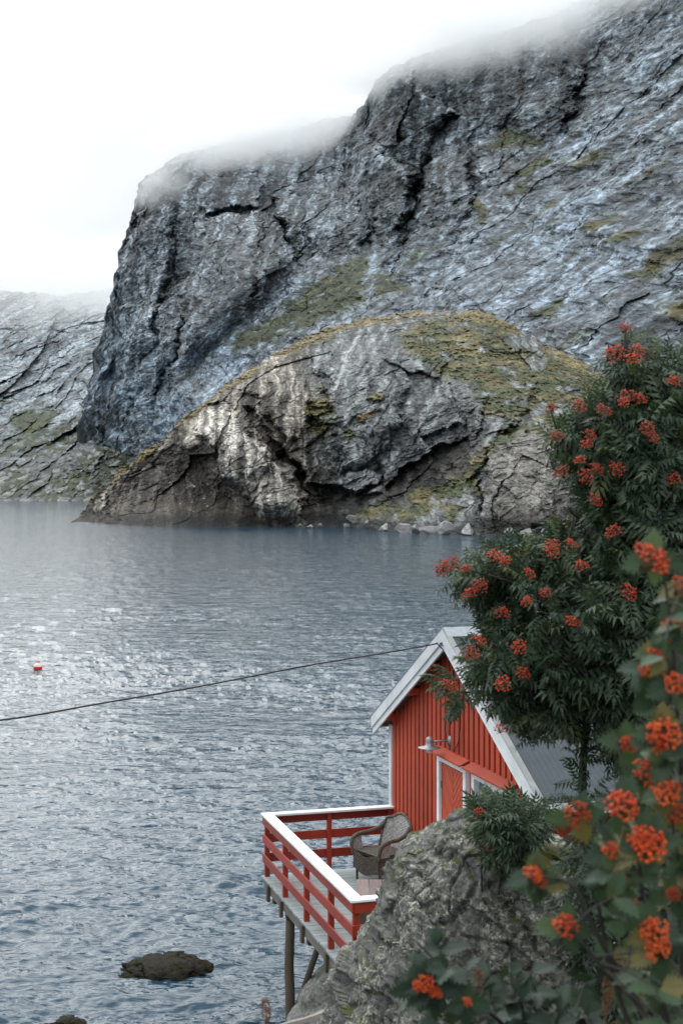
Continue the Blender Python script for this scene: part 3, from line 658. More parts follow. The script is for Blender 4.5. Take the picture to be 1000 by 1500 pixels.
# ------------------------------------------------------------------ site frame of the cabin and its terrace
RAILZ = CZ - (1190 - HY) / 92.0
C1 = P(383, 1190, F / 92.0); C2 = onz(515, 1318, RAILZ); C3 = onz(575, 1178, RAILZ)
Ax = Vector((C2.x - C1.x, C2.y - C1.y, 0)); DL = Ax.length; Ax.normalize(); Bx = Vector((-Ax.y, Ax.x, 0)); DW = (C3 - C1).dot(Bx)
RZ = math.atan2(Ax.y, Ax.x); DZ = RAILZ - 1.0
def loc_of(o, x, y, z=0): return o + Ax * x + Bx * y + Vector((0, 0, z))
D0 = Vector((C1.x, C1.y, DZ)); H0 = loc_of(D0, 0, DW)
print('deck', DL, DW, DZ, RZ, D0, H0)

# ---- terrace
dk = empty('terrace', D0, RZ); tag(dk, 'grey plank terrace on poles with red rails and white cap beside the cabin', 'terrace')
npl = int(DL / .118); pw = DL / npl
pm = MB().box((0, 0, -.030), (pw - .007, DW - .03, 0)).mesh('plank'); pm.materials.append(deckwood)
for i in range(npl):
    o = link('plank', pm, None, dk); o.location = (i * pw, .0 + random.uniform(-.006, .006), random.uniform(-.002, .002)); o.rotation_euler = (0, 0, random.uniform(-.0015, .0015))
MB().box((.02, .035, -.20), (DL - .01, .085, -.034)).build('edge_beam', greywood, dk)
MB().box((.02, DW - .2, -.20), (DL - .01, DW - .14, -.034)).build('edge_beam', greywood, dk)
for x in (.42, 1.26, 2.52, 3.79):
    MB().box((x - .055, .09, -.34), (x + .055, DW - .21, -.036)).build('joist', oldwood, dk)
    MB().box((x - .05, -.012, -.30), (x + .05, .032, -.06)).build('joist_end', oldwood, dk)
# rails and posts: along the long side, the water end and the near end
def rail_run(x0, y0, x1, y1, posts, out, ends=(0, 0)):
    L = math.hypot(x1 - x0, y1 - y0); an = math.atan2(y1 - y0, x1 - x0); M = Matrix.Translation((x0, y0, 0)) @ Matrix.Rotation(an, 4, 'Z')
    s = out
    for p_ in posts:
        MB().box((p_ - .035, -.038, -.01), (p_ + .035, .038, .955), M).build('rail_post', red_rail, dk, .003)
    for z0, z1 in ((.815, .955), (.525, .665), (.215, .355)):
        a_, b_ = (.0385, .062) if s > 0 else (-.062, -.0385)
        MB().box((-ends[0], a_, z0), (L + ends[1], b_, z1), M).build('rail', red_rail, dk, .003)
off = .075
rail_run(off, off, DL - off, off, [0, 1.19, 2.45, 3.72, DL - 2 * off], -1, (.062, .062))
rail_run(off, off, off, DW, [1.02, DW - off - .06], 1, (.036, -.005))
rail_run(DL - off, off, DL - off, DW, [1.02, DW - off - .06], -1, (.036, -.005))
def cap(pts): return MB().prism([(x, y, .957) for x, y in pts], (0, 0, .034)).build('cap_rail', white_p, dk, .004)
c0, c1 = -.012, .165
cap([(c0, c0), (DL - c0, c0), (DL - c1, c1), (c1, c1)])
cap([(c0, c0 + .004), (c1 - .004, c1 + .004), (c1 - .004, DW - .01), (c0, DW - .01)])
cap([(DL - c0, c0 + .004), (DL - c0, DW - .01), (DL - c1 + .004, DW - .01), (DL - c1 + .004, c1 + .004)])
# poles down into the sea
def pole(x, y, zb, r0, r1):
    pts = [(x + .012 * math.sin(k * 2.1), y + .01 * math.cos(k * 1.7), -.20 + (zb + .20) * k / 6) for k in range(7)]
    MB().tube(pts, [r0 + (r1 - r0) * k / 6 for k in range(7)], 12).build('pole', oldwood, dk)
pole(1.21, .16, -DZ - .8, .070, .082)
pole(1.21, DW - .25, -DZ - .8, .066, .075)
MB().tube([(1.28, .16, -DZ + .12), (2.1, .15, -1.1), (2.95, .14, -.21)], [.050, .047, .044], 10).build('brace', oldwood, dk)

# ---- cabin
W_, LEN = 6.0, 7.2; RIDGE, SL = CZ - (924 - HY) / F * 20.35 - DZ, .525      # heights above the terrace
def zr(x): return RIDGE - SL * abs(x - W_ / 2)
cb = empty('cabin', H0, RZ); tag(cb, 'red boarded cabin with white trim and grey corrugated roof above the water', 'cabin')
FL = -.35
wl = MB().prism([(0, .03, FL), (W_, .03, FL), (W_, .03, zr(W_) - .16), (W_ / 2, .03, zr(W_ / 2) - .16), (0, .03, zr(0) - .16)], (0, .07, 0)).build('gable_wall', red_wall, cb)
pitch, ow = .190, .118
k = 0; x = .10
openings = [(2.27, 3.44, -.02, 2.25), (3.66, 5.08, .85, 2.25)]
def board(x0, x1, y0, y1, parent, mat):
    segs = [(FL, None)]
    zt0 = zr(x0) - .17; zt1 = zr(x1) - .17
    lows = [(FL, None)]
    spans = [(FL, 99.0)]
    for a_, b_, lo, hi in openings:
        if x1 > a_ + .002 and x0 < b_ - .002:
            spans = [q for s_ in spans for q in ((s_[0], min(s_[1], lo)), (max(s_[0], hi), s_[1])) if q[1] - q[0] > .03]
    for lo, hi in spans:
        pts = [(x0, y0, lo), (x1, y0, lo)]
        if hi > 90:
            pts += [(x1, y0, zt1)]
            if x0 < W_ / 2 < x1: pts += [(W_ / 2, y0, zr(W_ / 2) - .17)]
            pts += [(x0, y0, zt0)]
        else: pts += [(x1, y0, hi), (x0, y0, hi)]
        MB().prism(pts, (0, y1 - y0, 0)).build('board', mat, parent)
while x < W_ - .16:
    board(x, x + ow, -.024, -.0, wl, red_wall)                       # cover boards
    if x + pitch < W_ - .1: board(x + ow - .018, min(x + pitch + .018, W_), .002, .022, wl, red_wall)
    x += pitch
for y0, y1 in ((LEN - .1, LEN),):
    MB().prism([(0, y0, FL), (W_, y0, FL), (W_, y0, zr(W_) - .16), (W_ / 2, y0, zr(W_ / 2) - .16), (0, y0, zr(0) - .16)], (0, y1 - y0, 0)).build('back_wall', red_wall, cb)
for xs, nm in ((0, 'side_wall'), (W_ - .1, 'side_wall')):
    sw = MB().box((xs, .102, FL), (xs + .1, LEN - .102, zr(0) - .17)).build(nm, red_wall, cb)
    xo = (-.022, 0.0) if xs == 0 else (W_, W_ + .022)
    bmsh = MB().box((xo[0], 0, FL), (xo[1], ow, zr(0) - .18)).mesh('board'); bmsh.materials.append(red_wall)
    for q in range(int((LEN - .3) / pitch)):
        o = link('board', bmsh, None, sw); o.location = (0, .14 + q * pitch, 0)
for xs in (-.036, W_ - .082):
    MB().box((xs, -.050, FL), (xs + .118, .0255, zr(max(xs, 0)) - .24 if xs < 1 else zr(W_) - .22)).build('corner_board', white_p, cb, .003)
MB().box((-.05, -.02, FL - .18), (W_ + .05, .12, FL - .003)).build('sill_beam', oldwood, cb)
for xs in (.1, 1.6, 3.0, 4.4, 5.9):
    for ys in (.12, 2.4, 4.8, 7.0):
        MB().tube([(xs, ys, FL - .02), (xs, ys, -2.4)], .09, 8).build('foundation_post', oldwood, cb)
# roof
OV, EV = .22, .36
slope_len = math.hypot(W_ / 2 + EV, SL * (W_ / 2 + EV)); sa = math.atan(SL)
for side in (-1, 1):
    rf = MB().prism([(W_ / 2, -OV + .03, RIDGE - .03), (W_ / 2 + side * (W_ / 2 + EV - .04), -OV + .03, RIDGE - .03 - SL * (W_ / 2 + EV - .04)),
                     (W_ / 2 + side * (W_ / 2 + EV - .04), -OV + .03, RIDGE - .155 - SL * (W_ / 2 + EV - .04)), (W_ / 2, -OV + .03, RIDGE - .155)][::side], (0, LEN + 2 * OV - .06, 0)).build('roof_deck', oldwood, cb)
    nw, pt = 10, .0762
    sw_ = nw * pt
    for q in range(int((LEN + 2 * OV) / sw_) + 1):
        y0 = -OV + .02 + q * sw_; nn_ = nw * 8
        vs_, fs_ = [], []
        for j in range(nn_ + 1):
            yy = y0 + sw_ * j / nn_ + (.012 if j == nn_ else 0); hh = .011 * math.cos(2 * math.pi * j / 8) + .012 + (.004 if q % 2 else 0)
            for e in (0.02, 1.0):
                xx = e * (W_ / 2 + EV); vs_.append((W_ / 2 + side * xx, yy, RIDGE - SL * xx + hh))
        for j in range(nn_): 
            f = (2 * j, 2 * j + 1, 2 * j + 3, 2 * j + 2); fs_.append(f if side < 0 else f[::-1])
        o = MB().add(vs_, fs_, True).build('roof_sheet', roofm, rf)
    # barge boards, front and back: upper wide board, lower narrow board
    for yb in (-OV, LEN + OV - .03):
        def barge(d0, d1, ya, yb_, nm='barge_board'):
            xe = W_ / 2 + EV
            pts = [(W_ / 2, ya, RIDGE + d0), (W_ / 2 + side * xe, ya, RIDGE - SL * xe + d0), (W_ / 2 + side * xe, ya, RIDGE - SL * xe + d1), (W_ / 2, ya, RIDGE + d1)]
            return MB().prism(pts if side < 0 else pts[::-1], (0, yb_ - ya, 0)).build(nm, white_p, cb)
        barge(.035, -.150, yb - .028, yb + .024)
        barge(-.152, -.262, yb - .002, yb + .028)
        xe = W_ / 2 + EV
        pts = [(W_ / 2, yb - .034, RIDGE + .046), (W_ / 2 + side * xe, yb - .034, RIDGE - SL * xe + .046), (W_ / 2 + side * xe, yb - .034, RIDGE - SL * xe + .037), (W_ / 2, yb - .034, RIDGE + .037)]
        MB().prism(pts if side < 0 else pts[::-1], (0, .09, 0)).build('edge_flashing', steel_m, cb)
    xe = W_ / 2 + side * (W_ / 2 + EV - .02)
    MB().box((min(xe, xe + side * .025), -OV + .03, RIDGE - SL * (W_ / 2 + EV) - .15), (max(xe, xe + side * .025), LEN + OV - .03, RIDGE - SL * (W_ / 2 + EV) + .0)).build('eave_board', white_p, cb)
    for xp in (.35, 1.4, 2.35):      # purlin ends under the verge
        xq = W_ / 2 + side * (W_ / 2 - xp + .05)
        MB().box((xq - .05, -OV + .035, zr(xq) - .28), (xq + .05, .0, zr(xq) - .165)).build('purlin_end', red_wall, cb)
MB().prism([(W_ / 2 - .20, -OV - .01, RIDGE - .06), (W_ / 2, -OV - .01, RIDGE + .055), (W_ / 2 + .20, -OV - .01, RIDGE - .06), (W_ / 2, -OV - .01, RIDGE + .047)], (0, LEN + 2 * OV + .02, 0)).build('ridge_cap', zinc, cb)
# door
dx0, dx1, dz1 = 2.27, 3.44, 2.25
dr = MB().box((dx0 + .105, -.004, 0), (dx1 - .105, .03, dz1 - .12)).build('door', red_door, cb)
for a_, b_ in ((dx0, dx0 + .10), (dx1 - .10, dx1)):
    MB().box((a_, -.062, -.02), (b_, .028, dz1 - .102)).build('door_frame', white_p, cb, .003)
MB().box((dx0, -.062, dz1 - .10), (dx1, .028, dz1)).build('door_frame', white_p, cb, .003)
dw0, dw1 = dx0 + .11, dx1 - .11; mid = (dw0 + dw1) / 2; bw = .112
def clip_poly(poly, x0, x1, z0, z1):
    for ax_, lim, sg in ((0, x0, 1), (0, x1, -1), (1, z0, 1), (1, z1, -1)):
        outp = []
        for i in range(len(poly)):
            p_, q_ = poly[i], poly[(i + 1) % len(poly)]; a_ = sg * (p_[ax_] - lim); b_ = sg * (q_[ax_] - lim)
            if a_ >= 0: outp.append(p_)
            if a_ * b_ < 0:
                tt = a_ / (a_ - b_); outp.append((p_[0] + (q_[0] - p_[0]) * tt, p_[1] + (q_[1] - p_[1]) * tt))
        poly = outp
        if len(poly) < 3: return []
    return poly
for sg in (-1, 1):
    for q in range(-2, 26):
        zc = q * bw; hw = .5
        pl = [(mid, zc), (mid + sg * hw, zc + hw * 1.0), (mid + sg * hw, zc + hw * 1.0 + bw - .012), (mid, zc + bw - .012)]
        if sg < 0: pl = pl[::-1]
        xl_, xr_ = (dw0, mid - .004) if sg < 0 else (mid + .004, dw1)
        pl = clip_poly(pl, xl_, xr_, .01, dz1 - .13)
        if len(pl) >= 3: MB().prism([(x_, -.006, z_) for x_, z_ in pl], (0, -.016, 0)).build('door_board', red_door, dr)
for zz in (.35, 1.75):
    MB().box((dw0 - .02, -.034, zz), (dw0 + .035, -.023, zz + .10)).build('hinge', steel_m, dr)
MB().tube([(dw1 - .07, -.022, 1.02), (dw1 - .07, -.075, 1.02), (dw1 - .18, -.078, 1.02)], .010, 8).build('handle', steel_m, dr)
def drip(x0, x1, z):
    MB().prism([(x0, -.001, z + .11), (x0, -.17, z + .035), (x0, -.17, z + .012), (x0, -.001, z + .085)], (x1 - x0, 0, 0)).build('drip_board', red_wall, cb)
drip(dx0 - .05, dx1 + .05, dz1); drip(3.60, 5.16, dz1)
# window right of the door
wn = MB().box((3.76, .022, .93), (4.98, .028, 2.17)).build('window', pane_m, cb)
for lo, hi in (((3.66, -.058, .85), (3.76, .021, 2.25)), ((4.98, -.058, .85), (5.08, .021, 2.25)), ((3.762, -.058, 2.15), (4.978, .021, 2.25)), ((3.762, -.058, .85), (4.978, .021, .95)),
               ((4.33, -.030, .952), (4.41, .021, 2.148)), ((3.762, -.024, 1.62), (4.328, .021, 1.66)), ((4.412, -.024, 1.62), (4.978, .021, 1.66))):
    MB().box(lo, hi).build('window_frame', white_p, wn)
for x0, x1 in ((3.764, 4.326), (4.414, 4.976)):
    MB().box((x0, .012, .955), (x1, .018, 1.6)).build('curtain', curt_m, wn)
# small red block fixed aslant on the wall by the corner
M = Matrix.Translation((.33, -.05, 2.50)) @ Matrix.Rotation(math.radians(24), 4, 'Y')
MB().box((-.055, -.03, -.15), (.055, .024, .15), M).build('wall_block', red_wall, cb)

# ---- wall lamp
lp0 = loc_of(H0, 0, 0)
def wall_x(px):       # position along the gable seen at column px
    k_ = (px - 500) / F; return (k_ * H0.y - H0.x) / (Ax.x - k_ * Ax.y)
lx = wall_x(660); lz = CZ - (1085 - HY) / F * (H0.y + Ax.y * lx) - DZ
la = empty('wall_lamp', loc_of(H0, lx, -.026, lz), RZ); tag(la, 'galvanised lamp with wide round shade on an arm above the cabin door', 'lamp')
MB().lathe([(0, .0), (.045, .0), (.072, -.012), (.072, -.03), (0, -.03)], 20, Matrix.Rotation(-math.pi / 2, 4, 'X') @ Matrix.Translation((0, 0, .03))).build('mount', zinc, la)
MB().tube([(0, -.02, 0), (0, -.10, .004), (0, -.27, .0)], .013, 10).build('arm', zinc, la)
M = Matrix.Translation((0, -.30, -.05))
MB().lathe([(0, .125), (.03, .12), (.05, .10), (.054, .05), (.058, .0), (.075, -.012), (.165, -.03), (.168, -.036), (.14, -.032), (.06, -.02)], 28, M).build('lamp_shade', zinc, la)
MB().lathe([(.048, -.02), (.052, -.06), (.045, -.10), (.02, -.115), (0, -.118)], 18, M).build('globe', glass_l, la)

# ---- overhead cable to the gable and its loops
def bez(p, n=24):
    p = [Vector(q) for q in p]; out = []
    for i in range(len(p) - 1):
        p0 = p[max(i - 1, 0)]; p1 = p[i]; p2 = p[i + 1]; p3 = p[min(i + 2, len(p) - 1)]
        for k_ in range(n):
            t_ = k_ / n; out.append(.5 * ((2 * p1) + (p2 - p0) * t_ + (2 * p0 - 5 * p1 + 4 * p2 - p3) * t_ * t_ + (3 * p1 - p0 - 3 * p2 + p3) * t_ ** 3))
    return out + [p[-1]]
att = loc_of(H0, 2.86, -OV - .05, zr(2.86) - .12)
MB().tube(bez([P(-260, 1078, 12.2), P(0, 1055, 14.5), P(150, 1030, 15.9), P(300, 1004, 17.3), P(450, 975, 18.7), P(560, 957, 19.7), att], 10), .0105, 8).build('overhead_cable', black_m)
tag(bpy.data.objects['overhead_cable'], 'long black cable strung across the water to the gable top', 'cable')
lpn = [att, loc_of(H0, 2.95, -OV - .07, zr(2.95) - .16), loc_of(H0, 3.02, -OV + .1, zr(3.02) - .42), loc_of(H0, 3.0, -.06, zr(3) - .8), loc_of(H0, 3.03, -.05, zr(3) - 1.05),
       loc_of(H0, 2.72, -.05, zr(3) - 1.18), loc_of(H0, 2.62, -.05, zr(3) - 1.5), loc_of(H0, 2.82, -.05, zr(3) - 1.72), loc_of(H0, 3.12, -.05, zr(3) - 1.6), loc_of(H0, 3.22, -.05, zr(3) - 1.2), loc_of(H0, 3.02, -.05, zr(3) - 1.02), loc_of(H0, 2.86, -.045, zr(3) - 1.0)]
o = MB().tube(bez(lpn, 8), .008, 6).build('cable_loop', black_m); tag(o, 'thin black cable hanging in a loop below the gable peak', 'cable')
lpn2 = [loc_of(H0, 2.94, -OV - .04, zr(2.94) - .14), loc_of(H0, 3.05, -OV + .08, zr(3.02) - .36), loc_of(H0, 3.05, -.06, zr(3) - .95)]
MB().tube(bez(lpn2, 8), .006, 6).build('cable_strand', black_m, o)
bpy.data.objects['cable_strand'].parent = o

# ---- wicker chair
def weave(fn, nu, nv, th, amp):      # a woven panel: grid with alternating strands, given thickness
    v_, f_ = [], []
    for side in (0, 1):
        for j in range(nv + 1):
            for i in range(nu + 1):
                p_, n_ = fn(i / nu, j / nv); d = amp * (1 if (i + j) % 2 else -1)
                v_.append(p_ + n_ * ((th / 2 if side == 0 else -th / 2) + d))
    m_ = (nu + 1) * (nv + 1)
    for side in (0, 1):
        for j in range(nv):
            for i in range(nu):
                q = [side * m_ + j * (nu + 1) + i, side * m_ + j * (nu + 1) + i + 1, side * m_ + (j + 1) * (nu + 1) + i + 1, side * m_ + (j + 1) * (nu + 1) + i]
                f_.append(q if side == 0 else q[::-1])
    return MB().add(v_, f_, False)
def mat_wicker(name, c1, c2):
    m, t, b = newmat(name); v = coords(t); n1 = noise(t, v, 30, 4, .7); n2 = noise(t, coords(t, (3, 3, 40)), 3, 3, .6)
    r = ramp(t, n1, [(.32, c1), (.66, c2)]); r2 = ramp(t, n2, [(.3, g(.75)), (.7, g(1.2))])
    t.links.new(mixc(t, r.outputs['Color'], r2.outputs['Color'], 1, 'MULTIPLY'), b.inputs['Base Color']); b.inputs['Roughness'].default_value = .75; bump(t, b, n1, .5, .006); return m
wk1 = mat_wicker('weathered_pale_wicker', (.20, .19, .175), (.52, .51, .49)); wk2 = mat_wicker('dark_brown_wicker', (.035, .026, .020), (.15, .125, .10))
fl = onz(527, 1287, DZ); u_ = Vector((.60, -.80, 0)); d_ = Vector((.80, .60, 0))     # along the front edge; towards the back
cc = Vector((fl.x, fl.y, DZ)) + u_ * .33 + d_ * .19
ch = empty('wicker_chair', cc, math.atan2(u_.y, u_.x)); ch.scale = (1.06, 1.04, 1.06); tag(ch, 'weathered wicker armchair on the terrace against the red gable', 'chair')
# local: x along the front edge, y towards the back
hw = .30
for x, y in ((-.27, -.27), (.27, -.27), (-.25, .28), (.25, .28)):
    MB().tube([(x, y, 0), (x, y, .18), (x * 1.02, y, .40)], [.016, .02, .022], 10).build('leg', wk2, ch)
seat = weave(lambda a_, b_: (Vector((-hw + .6 * a_, -.30 + .58 * b_, .44 + .02 * math.sin(math.pi * a_) * math.sin(math.pi * b_))), Vector((0, 0, 1))), 26, 24, .03, .004).build('seat', wk2, ch)
weave(lambda a_, b_: (Vector((-hw + .6 * a_, -.315 - .02 * math.sin(math.pi * a_), .17 + .03 * math.cos(math.pi * (2 * a_ - 1)) * -1 + .27 * b_)), Vector((0, -1, 0))), 26, 12, .012, .004).build('front_apron', wk2, ch)
for sx in (-1, 1):
    weave(lambda a_, b_: (Vector((sx * hw, -.31 + .6 * a_, .19 + .25 * b_)), Vector((sx, 0, 0))), 24, 12, .012, .004).build('side_apron', wk2, ch)
    weave(lambda a_, b_: (Vector((sx * (hw + .02 + .03 * b_), -.30 + .17 * a_ , .44 + (.19 + .02 * a_) * b_)), Vector((sx, 0, 0))), 7, 10, .014, .004).build('arm_panel', wk1, ch)
    pts = bez([(sx * .31, -.315, .40), (sx * .335, -.325, .52), (sx * .345, -.29, .62), (sx * .35, -.16, .665), (sx * .34, .04, .675), (sx * .31, .20, .72), (sx * .285, .28, .80)], 5)
    MB().tube(pts, [.026] * 6 + [.030] * (len(pts) - 6), 10).build('armrest', wk2, ch)
def backf(a_, b_):
    wtop = .29 + .03 * b_ - .05 * max(0, b_ - .8) / .2
    x = (2 * a_ - 1) * wtop; y = .25 + .14 * b_ - .07 * (2 * a_ - 1) ** 2
    z = .44 + .46 * b_ + .045 * math.cos(math.pi * (2 * a_ - 1)) * b_
    return Vector((x, y, z)), Vector((0, -.95, .3))
weave(backf, 24, 24, .02, .0045).build('backrest', wk1, ch)
edge = [backf(0, k_ / 8)[0] for k_ in range(9)] + [backf(k_ / 10, 1)[0] for k_ in range(1, 10)] + [backf(1, 1 - k_ / 8)[0] for k_ in range(9)]
MB().tube(edge, .024, 10).build('back_frame', wk2, ch)

# ---- low bench table by the rail
b0 = onz(521, 1288, DZ + .45)
bt = empty('low_table', (b0.x, b0.y, DZ), 0); tag(bt, 'low table of two worn wooden boards on the terrace near the wicker chair', 'table')
for i in range(3):
    MB().box((.005 + i * .19, -1.05, .415), (.185 + i * .19, .0, .45)).build('board', benchwood, bt, .004)
for x in (.04, .5):
    for y in (-.98, -.08):
        MB().box((x - .03, y - .03, 0), (x + .03, y + .03, .414)).build('leg', oldwood, bt)
MB().box((.015, -1.0, .10), (.54, -.98, .40)).build('end_panel', oldwood, bt)
MB().box((.02, -.96, .30), (.04, -.10, .40)).build('rail', oldwood, bt)

# ---- mooring buoy
bp = onz(56, 981, 0.0)
bu = empty('mooring_buoy', (bp.x, bp.y, 0)); tag(bu, 'small red and white round buoy floating on the pale water', 'buoy')
buoy_r = mat_plain('buoy_red', (.62, .06, .03), .4); buoy_w = mat_plain('buoy_pale', (.75, .55, .50), .5)
sph = [(.20 * math.sin(math.pi * k_ / 12), -.20 * math.cos(math.pi * k_ / 12) + .10) for k_ in range(13)]
MB().lathe(sph[:8], 20).build('lower_half', buoy_r, bu); MB().lathe(sph[7:], 20).build('upper_half', buoy_w, bu)
MB().tube([(0, 0, .29), (0, 0, .36), (.04, 0, .40), (.07, 0, .36), (.05, 0, .31)], .018, 8).build('eye', buoy_r, bu)

# ------------------------------------------------------------------ near ground and rocks
def mat_lichen(name, base=(.115, .118, .110), pale=(.34, .33, .26), dark=(.028, .026, .022), amt=.50, moss=(.09, .10, .03)):
    m, t, b = newmat(name); v = coords(t)
    big = noise(t, v, 1.6, 4, .6, .3); md = noise(t, v, 7, 6, .65, .4); fi = noise(t, v, 55, 4, .7); vf = noise(t, v, 160, 3, .7)
    c = ramp(t, md, [(.30, dark), (.46, base), (.62, tuple(q * 1.5 for q in base)), (.8, tuple(q * 2.1 for q in base))]).outputs['Color']
    # rosettes of crust lichen
    wv = N(t, 'MixRGB'); wv.inputs['Fac'].default_value = .16; nc = N(t, 'TexNoise', Scale=9.0, Detail=4.0); t.links.new(v, nc.inputs['Vector'])
    t.links.new(v, wv.inputs['Color1']); t.links.new(nc.outputs['Color'], wv.inputs['Color2'])
    vo = N(t, 'TexVoronoi', Scale=7.5); t.links.new(wv.outputs['Color'], vo.inputs['Vector'])
    ring = ramp(t, vo.outputs['Distance'], [(.10, g(.25)), (.26, g(.9)), (.36, g(1)), (.44, g(0))])
    cell = N(t, 'SeparateColor'); t.links.new(vo.outputs['Color'], cell.inputs['Color'])
    pick = ramp(t, cell.outputs['Red'], [(.50, g(0)), (.58, g(1))])
    area = ramp(t, big, [(.36, g(0)), (.56, g(1))])
    ro = mixc(t, mixc(t, ring.outputs['Color'], pick.outputs['Color'], 1, 'MULTIPLY'), area.outputs['Color'], 1, 'MULTIPLY')
    crust = ramp(t, noise(t, v, 13, 7, .74, .8), [(amt, g(0)), (amt + .09, g(1))])
    cr = mixc(t, crust.outputs['Color'], ramp(t, big, [(.40, g(.06)), (.56, g(1))]).outputs['Color'], 1, 'MULTIPLY')
    tot = mixc(t, ro, cr, 1, 'LIGHTEN')
    spk = ramp(t, fi, [(.36, g(.35)), (.52, g(1))]); tot = mixc(t, tot, spk.outputs['Color'], 1, 'MULTIPLY')
    c = mixc(t, c, mixc(t, pale, tuple(q * .45 for q in pale), noise(t, v, 4, 3, .5)), tot)
    sp = ramp(t, vf, [(.3, g(.55)), (.5, g(1.0)), (.75, g(1.5))]); c = mixc(t, c, sp.outputs['Color'], 1, 'MULTIPLY')
    geo = N(t, 'NewGeometry'); sx_ = N(t, 'SeparateXYZ'); t.links.new(geo.outputs['Normal'], sx_.inputs['Vector'])
    upm = ramp(t, sx_.outputs['Z'], [(.55, g(0)), (.9, g(1))]); mn = ramp(t, noise(t, v, 3.0, 5, .65), [(.48, g(0)), (.60, g(1))])
    c = mixc(t, c, moss, mixc(t, upm.outputs['Color'], mn.outputs['Color'], 1, 'MULTIPLY'))
    t.links.new(c, b.inputs['Base Color']); b.inputs['Roughness'].default_value = .9; b.inputs['Specular IOR Level'].default_value = .2
    p1_ = bump(t, b, md, .8, .05); p2_ = bump(t, b, tot, .8, .022, p1_); bump(t, b, fi, .7, .008, p2_)
    return m
lichen = mat_lichen('lichen_rock', (.105, .108, .102), (.84, .82, .70), (.018, .018, .016), .455)
granite = mat_lichen('pale_granite', (.19, .188, .175), (.42, .41, .38), (.045, .042, .036), .50, (.16, .16, .12))
wetrock = mat_lichen('wet_brown_rock', (.020, .018, .013), (.045, .042, .030), (.006, .005, .005), .62, (.018, .018, .009))
for q in wetrock.node_tree.nodes:
    if q.type == 'BSDF_PRINCIPLED': q.inputs['Roughness'].default_value = .7; q.inputs['Specular IOR Level'].default_value = .06

def ring_rock(name, zs, xl, xr, cy, ry, mat, nz_, na, amp, seed, sq=2.4, extra=None):
    z = np.linspace(zs[0], zs[-1], nz_) ; 
    L = np.interp(z, zs, xl); R = np.interp(z, zs, xr); CY = np.interp(z, zs, cy); RY = np.interp(z, zs, ry)
    th = np.linspace(0, 2 * np.pi, na, endpoint=False)
    ct, st_ = np.cos(th), np.sin(th)
    ex = np.sign(ct) * np.abs(ct) ** (2 / sq); ey = np.sign(st_) * np.abs(st_) ** (2 / sq)
    X = (L + R)[:, None] / 2 + (R - L)[:, None] / 2 * ex[None]; Yv = CY[:, None] + RY[:, None] * ey[None]; Z = np.repeat(z[:, None], na, 1)
    # cap: shrink last rings
    V = np.stack([X, Yv, Z], -1)
    p = (X, Yv, Z)
    ox = X - (L + R)[:, None] / 2; oy = Yv - CY[:, None]; ln = np.sqrt(ox ** 2 + oy ** 2) + 1e-6
    d = amp * (fbm3(p, 1.1, 4, seed) * 1.0 + fbm3(p, 4.0, 5, seed + 50, .6) * .32 - np.exp(-(fbm3(p, 1.9, 3, seed + 90) / .035) ** 2) * .30)
    for q_, (fs_, fa_) in enumerate(((.62, .60), (.26, .26), (.11, .09), (.05, .035))):
        f1, f2, fac, rnd = voro2((X + Yv * .6 + .08 * fbm3(p, 5, 2, seed + 33)) / fs_, (Z + .25 * X) / fs_ * 1.3, seed + 200 + q_); d = d + amp * fa_ * fac
    if extra is not None: d = d + extra(X, Yv, Z)
    V[..., 0] += ox / ln * d; V[..., 1] += oy / ln * d; V[..., 2] += d * .35
    top = V[-1].mean(0) + np.array([0, 0, .02])
    verts = np.concatenate([V.reshape(-1, 3), top[None]]); fa = grid_faces(nz_, na, True)
    k_ = nz_ * na; last = (nz_ - 1) * na
    capf = np.array([[last + i, last + (i + 1) % na, k_, k_] for i in range(na)])
    me = bpy.data.meshes.new(name); me.from_pydata([tuple(q) for q in verts], [], [tuple(f) for f in fa[:, ::-1].tolist()] + [(f[0], f[1], f[2]) for f in capf.tolist()])
    me.polygons.foreach_set('use_smooth', np.ones(len(me.polygons), bool)); me.update()
    return link(name, me, mat)
def prof(pts, Y): return [((px - 500) / F * Y, CZ + (HY - py) / F * Y) for px, py in pts]
bp_ = prof([(400,1720),(455,1580),(492,1500),(516,1436),(540,1378),(556,1330),(574,1286),(609,1247),(640,1222),(656,1207),(668,1197),(682,1193)], 12.4)
zs = [q[1] for q in bp_]; xl = [q[0] for q in bp_]
xr = [3.5, 3.2, 3.0, 2.8, 2.6, 2.45, 2.3, 2.05, 1.75, 1.45, 1.28, 1.16]
cyv = [13.2, 13.0, 12.9, 12.8, 12.7, 12.65, 12.6, 12.5, 12.45, 12.4, 12.4, 12.4]; ryv = [2.2, 1.9, 1.75, 1.6, 1.45, 1.3, 1.15, .9, .66, .45, .28, .10]
def crack(X, Yv, Z):
    px = 500 + X * F / Yv; py = HY - (Z - CZ) * F / Yv
    d = np.zeros_like(X)
    for ln, dep, wd in [([(628,1250),(648,1262),(668,1246),(690,1222)], .07, 5), ([(668,1250),(700,1290),(680,1330),(655,1345),(640,1330)], .05, 5), ([(590,1300),(610,1330),(640,1318),(660,1345)], .05, 4), ([(720,1300),(760,1340),(800,1400)], .05, 6)]:
        d = d - dep * np.exp(-(linedist(ln, px + 4 * fbm2(px / 12, py / 12, 3, 900), py) / wd) ** 2)
    return d * (Yv < 13)
bo = ring_rock('boulder', zs, xl, xr, cyv, ryv, lichen, 300, 460, .17, 11, 2.3, crack)
tag(bo, 'huge lichen-crusted grey boulder standing in front of the cabin door', 'boulder')
bp_ = prof([(395,1590),(410,1540),(425,1500),(435,1478),(455,1448),(474,1427),(490,1415),(500,1411)], 20.0)
